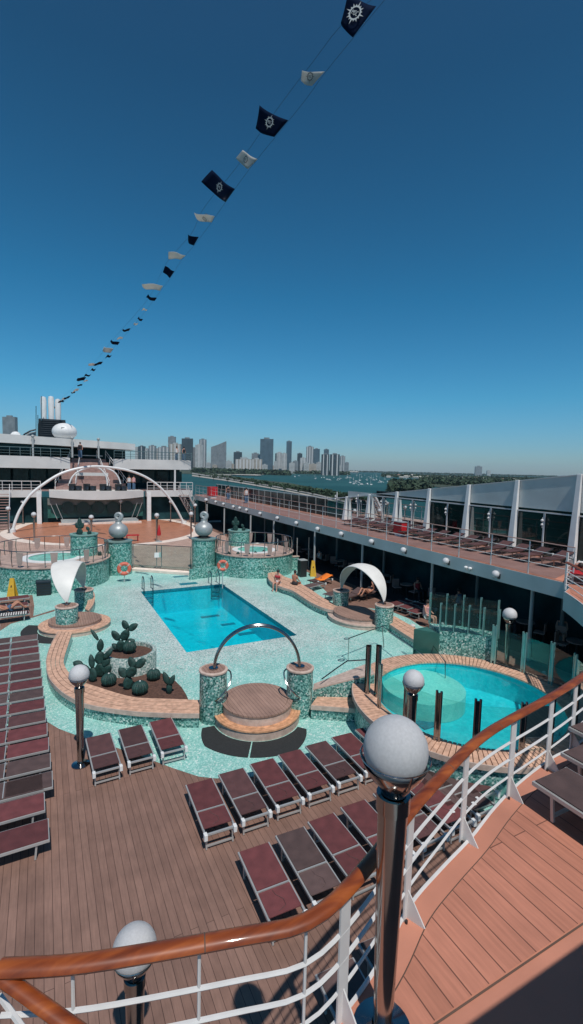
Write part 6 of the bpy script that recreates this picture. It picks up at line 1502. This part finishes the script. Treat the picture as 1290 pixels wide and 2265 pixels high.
# waterfront villas and houses: wall + roof
roofm=[plain('roof_pink',(.50,.27,.22),.8),plain('roof_pale',(.50,.47,.42),.8),plain('roof_grey',(.25,.24,.23),.8)]
hw=plain('house_wall',(.55,.52,.48),.8)
def house(px,py,w,h,lab,r,z=SZ+1.2,group='houses on the far islands'):
    p=at(px,py,z); D=-(MR.transposed()@(p-C0)).z; W2=w/F*D/2; H=h/F*D
    rt=empty('house',(p.x,p.y,z),lab,'house',group,rz=-math.atan2(p.x,p.y)+rnd.uniform(-.3,.3))
    wl_=MB().box((-W2,-W2*.6,0),(W2,W2*.6,H*.65)).build('wall',hw,rt,local=True)
    MB().add([(-W2*1.1,-W2*.7,H*.65),(W2*1.1,-W2*.7,H*.65),(W2*1.1,W2*.7,H*.65),(-W2*1.1,W2*.7,H*.65),(-W2*.7,0,H),(W2*.7,0,H)],[(0,1,5,4),(1,2,5),(2,3,4,5),(3,0,4),(3,2,1,0)]).build('roof',roofm[r],rt,local=True)
    for k in range(3): x=-W2*.7+k*W2*.7; MB().box((x-W2*.12,-W2*.6-.15,H*.2),(x+W2*.12,-W2*.6-.02,H*.45)).build('window',dark_glass,wl_,local=True)
for i,(px,py,w,h,r,lab) in enumerate([(588,1042,24,9,0,'large white villa with a pink roof on the far shore'),(617,1042,26,6,1,'long pale waterfront house right of the pink-roofed villa'),(556,1044,12,6,1,'small pale house left of the pink-roofed villa'),(470,1046,18,6,1,'pale shoreline house near the ship terraces'),(545,1052,60,2.5,1,'very long low pale dock shed by the inner shore'),(500,1045,14,5,1,'pale house between trees on the inner shore'),(660,1044,22,3,1,'low pale house right of the long waterfront house'),(710,1046.5,20,3,1,'low white house under the twin striped blocks'),(782,1046,22,4,1,'low white house right of the skyline end')]): house(px,py,w,h,lab,r,group='houses on the far shore')
hs=[]
for i in range(58):
    x=860+i*7.4+rnd.uniform(-2,2); y=1052+.034*(x-860)+rnd.uniform(0,10); hs.append((x,y))
hs.sort()
for i,(x,y) in enumerate(hs): house(x,y,rnd.uniform(7,13),rnd.uniform(3.2,5.4),'pale island house among the trees on the right, %s from the %s'%((ORD[i],'left') if i<30 else (ORD[57-i],'right')),rnd.choice([0,1,1,2]))
# boats
boat_w=plain('boat_white',(.75,.75,.73),.5)
def boat0():
    rt=empty('moored_boat',(0,0,0),'x','boat','boats moored in the bay')
    m=MB(); vs=[];pr=[(-5,1.2),(-2,1.6),(2,1.5),(5.5,.1)]
    for x,w in pr: vs+=[(x,-w,1.1),(x,-w*.6,0),(x,w*.6,0),(x,w,1.1)]
    fs=[(i*4+j,i*4+j+1,i*4+j+5,i*4+j+4) for i in range(3) for j in range(3)]+[(i*4+3,i*4,i*4+4,i*4+7) for i in range(3)]+[(0,1,2,3)]
    m.add(vs,fs).build('hull',boat_w,rt,local=True); MB().box((-2.5,-1,1.1),(1.5,1,2.6)).build('cabin',boat_w,rt,local=True); MB().box((-2.52,-1.02,1.7),(1.3,1.02,2.1)).build('cabin_window',dark_glass,rt,local=True)
    return rt
B0=boat0(); SB=empty('moored_sailboat',(0,0,0),'x','boat','boats moored in the bay')
for c_ in list(B0.children)[:1]: copy_tree(c_,parent=SB)
MB().tube([(0,0,1),(0,0,13)],.16,5).build('mast',boat_w,SB,local=True); MB().bar((0,0,2.4),(-4.2,0,2.4),.45,.45).build('furled_sail',boat_w,SB,local=True)
rnd=random.Random(21); pts=[]
for i in range(54):
    for _ in range(50):
        x=rnd.uniform(765,900); y=rnd.uniform(1049,1074)
        if y<1046+.04*(x-760)+1: continue
        if all(abs(x-a)+abs(y-b)*2>5 for a,b in pts): pts.append((x,y)); break
for i in range(14):
    x=rnd.uniform(650,765); pts.append((x,rnd.uniform(1052,1058)+.06*(x-650)))
pts.sort(); 
for i,(x,y) in enumerate(pts):
    k=i%3==0; src=SB if k else B0; n_=len(pts); pos=i/n_
    row='nearer' if y>1062 else 'farther'
    w_=ORD[i] if i<30 else ORD[n_-1-i] if n_-1-i<30 else 'middle'
    lab='small white %s moored in the bay, %s from the %s'%('sailboat' if k else 'motorboat',w_,'left' if i<30 else 'right') if w_!='middle' else 'small white %s in the middle of the mooring field, %s of eight'%('sailboat' if k else 'motorboat',ORD[i-30])
    P=at(x,y,SZ+.02)
    if i in(0,1): o=src; o.location=P; o['label']=lab
    else: o=copy_tree(src,P,label=lab)
    o['group']='boats moored in the bay'; o['category']='boat'; s=rnd.uniform(1.2,2.1); o.scale=(s,s,s); o.rotation_euler=(0,0,rnd.uniform(0,6.28))
# air between here and the skyline
hzm=bpy.data.materials.new('haze_air'); hzm.use_nodes=True; nt=hzm.node_tree; nt.nodes.remove(nt.nodes['Principled BSDF']); pv=N(nt,'ShaderNodeVolumePrincipled'); pv.inputs['Density'].default_value=HAZE; pv.inputs['Color'].default_value=(.62,.80,.95,1); L(nt,pv.outputs[0],nt.nodes['Material Output'].inputs['Volume'])
HB=SE+60
o=MB().box((-HB,-HB,SZ-2.2),(HB,HB,330)).build('haze',hzm); tag(o,'thin pale air fading the far skyline','haze',kind='stuff')
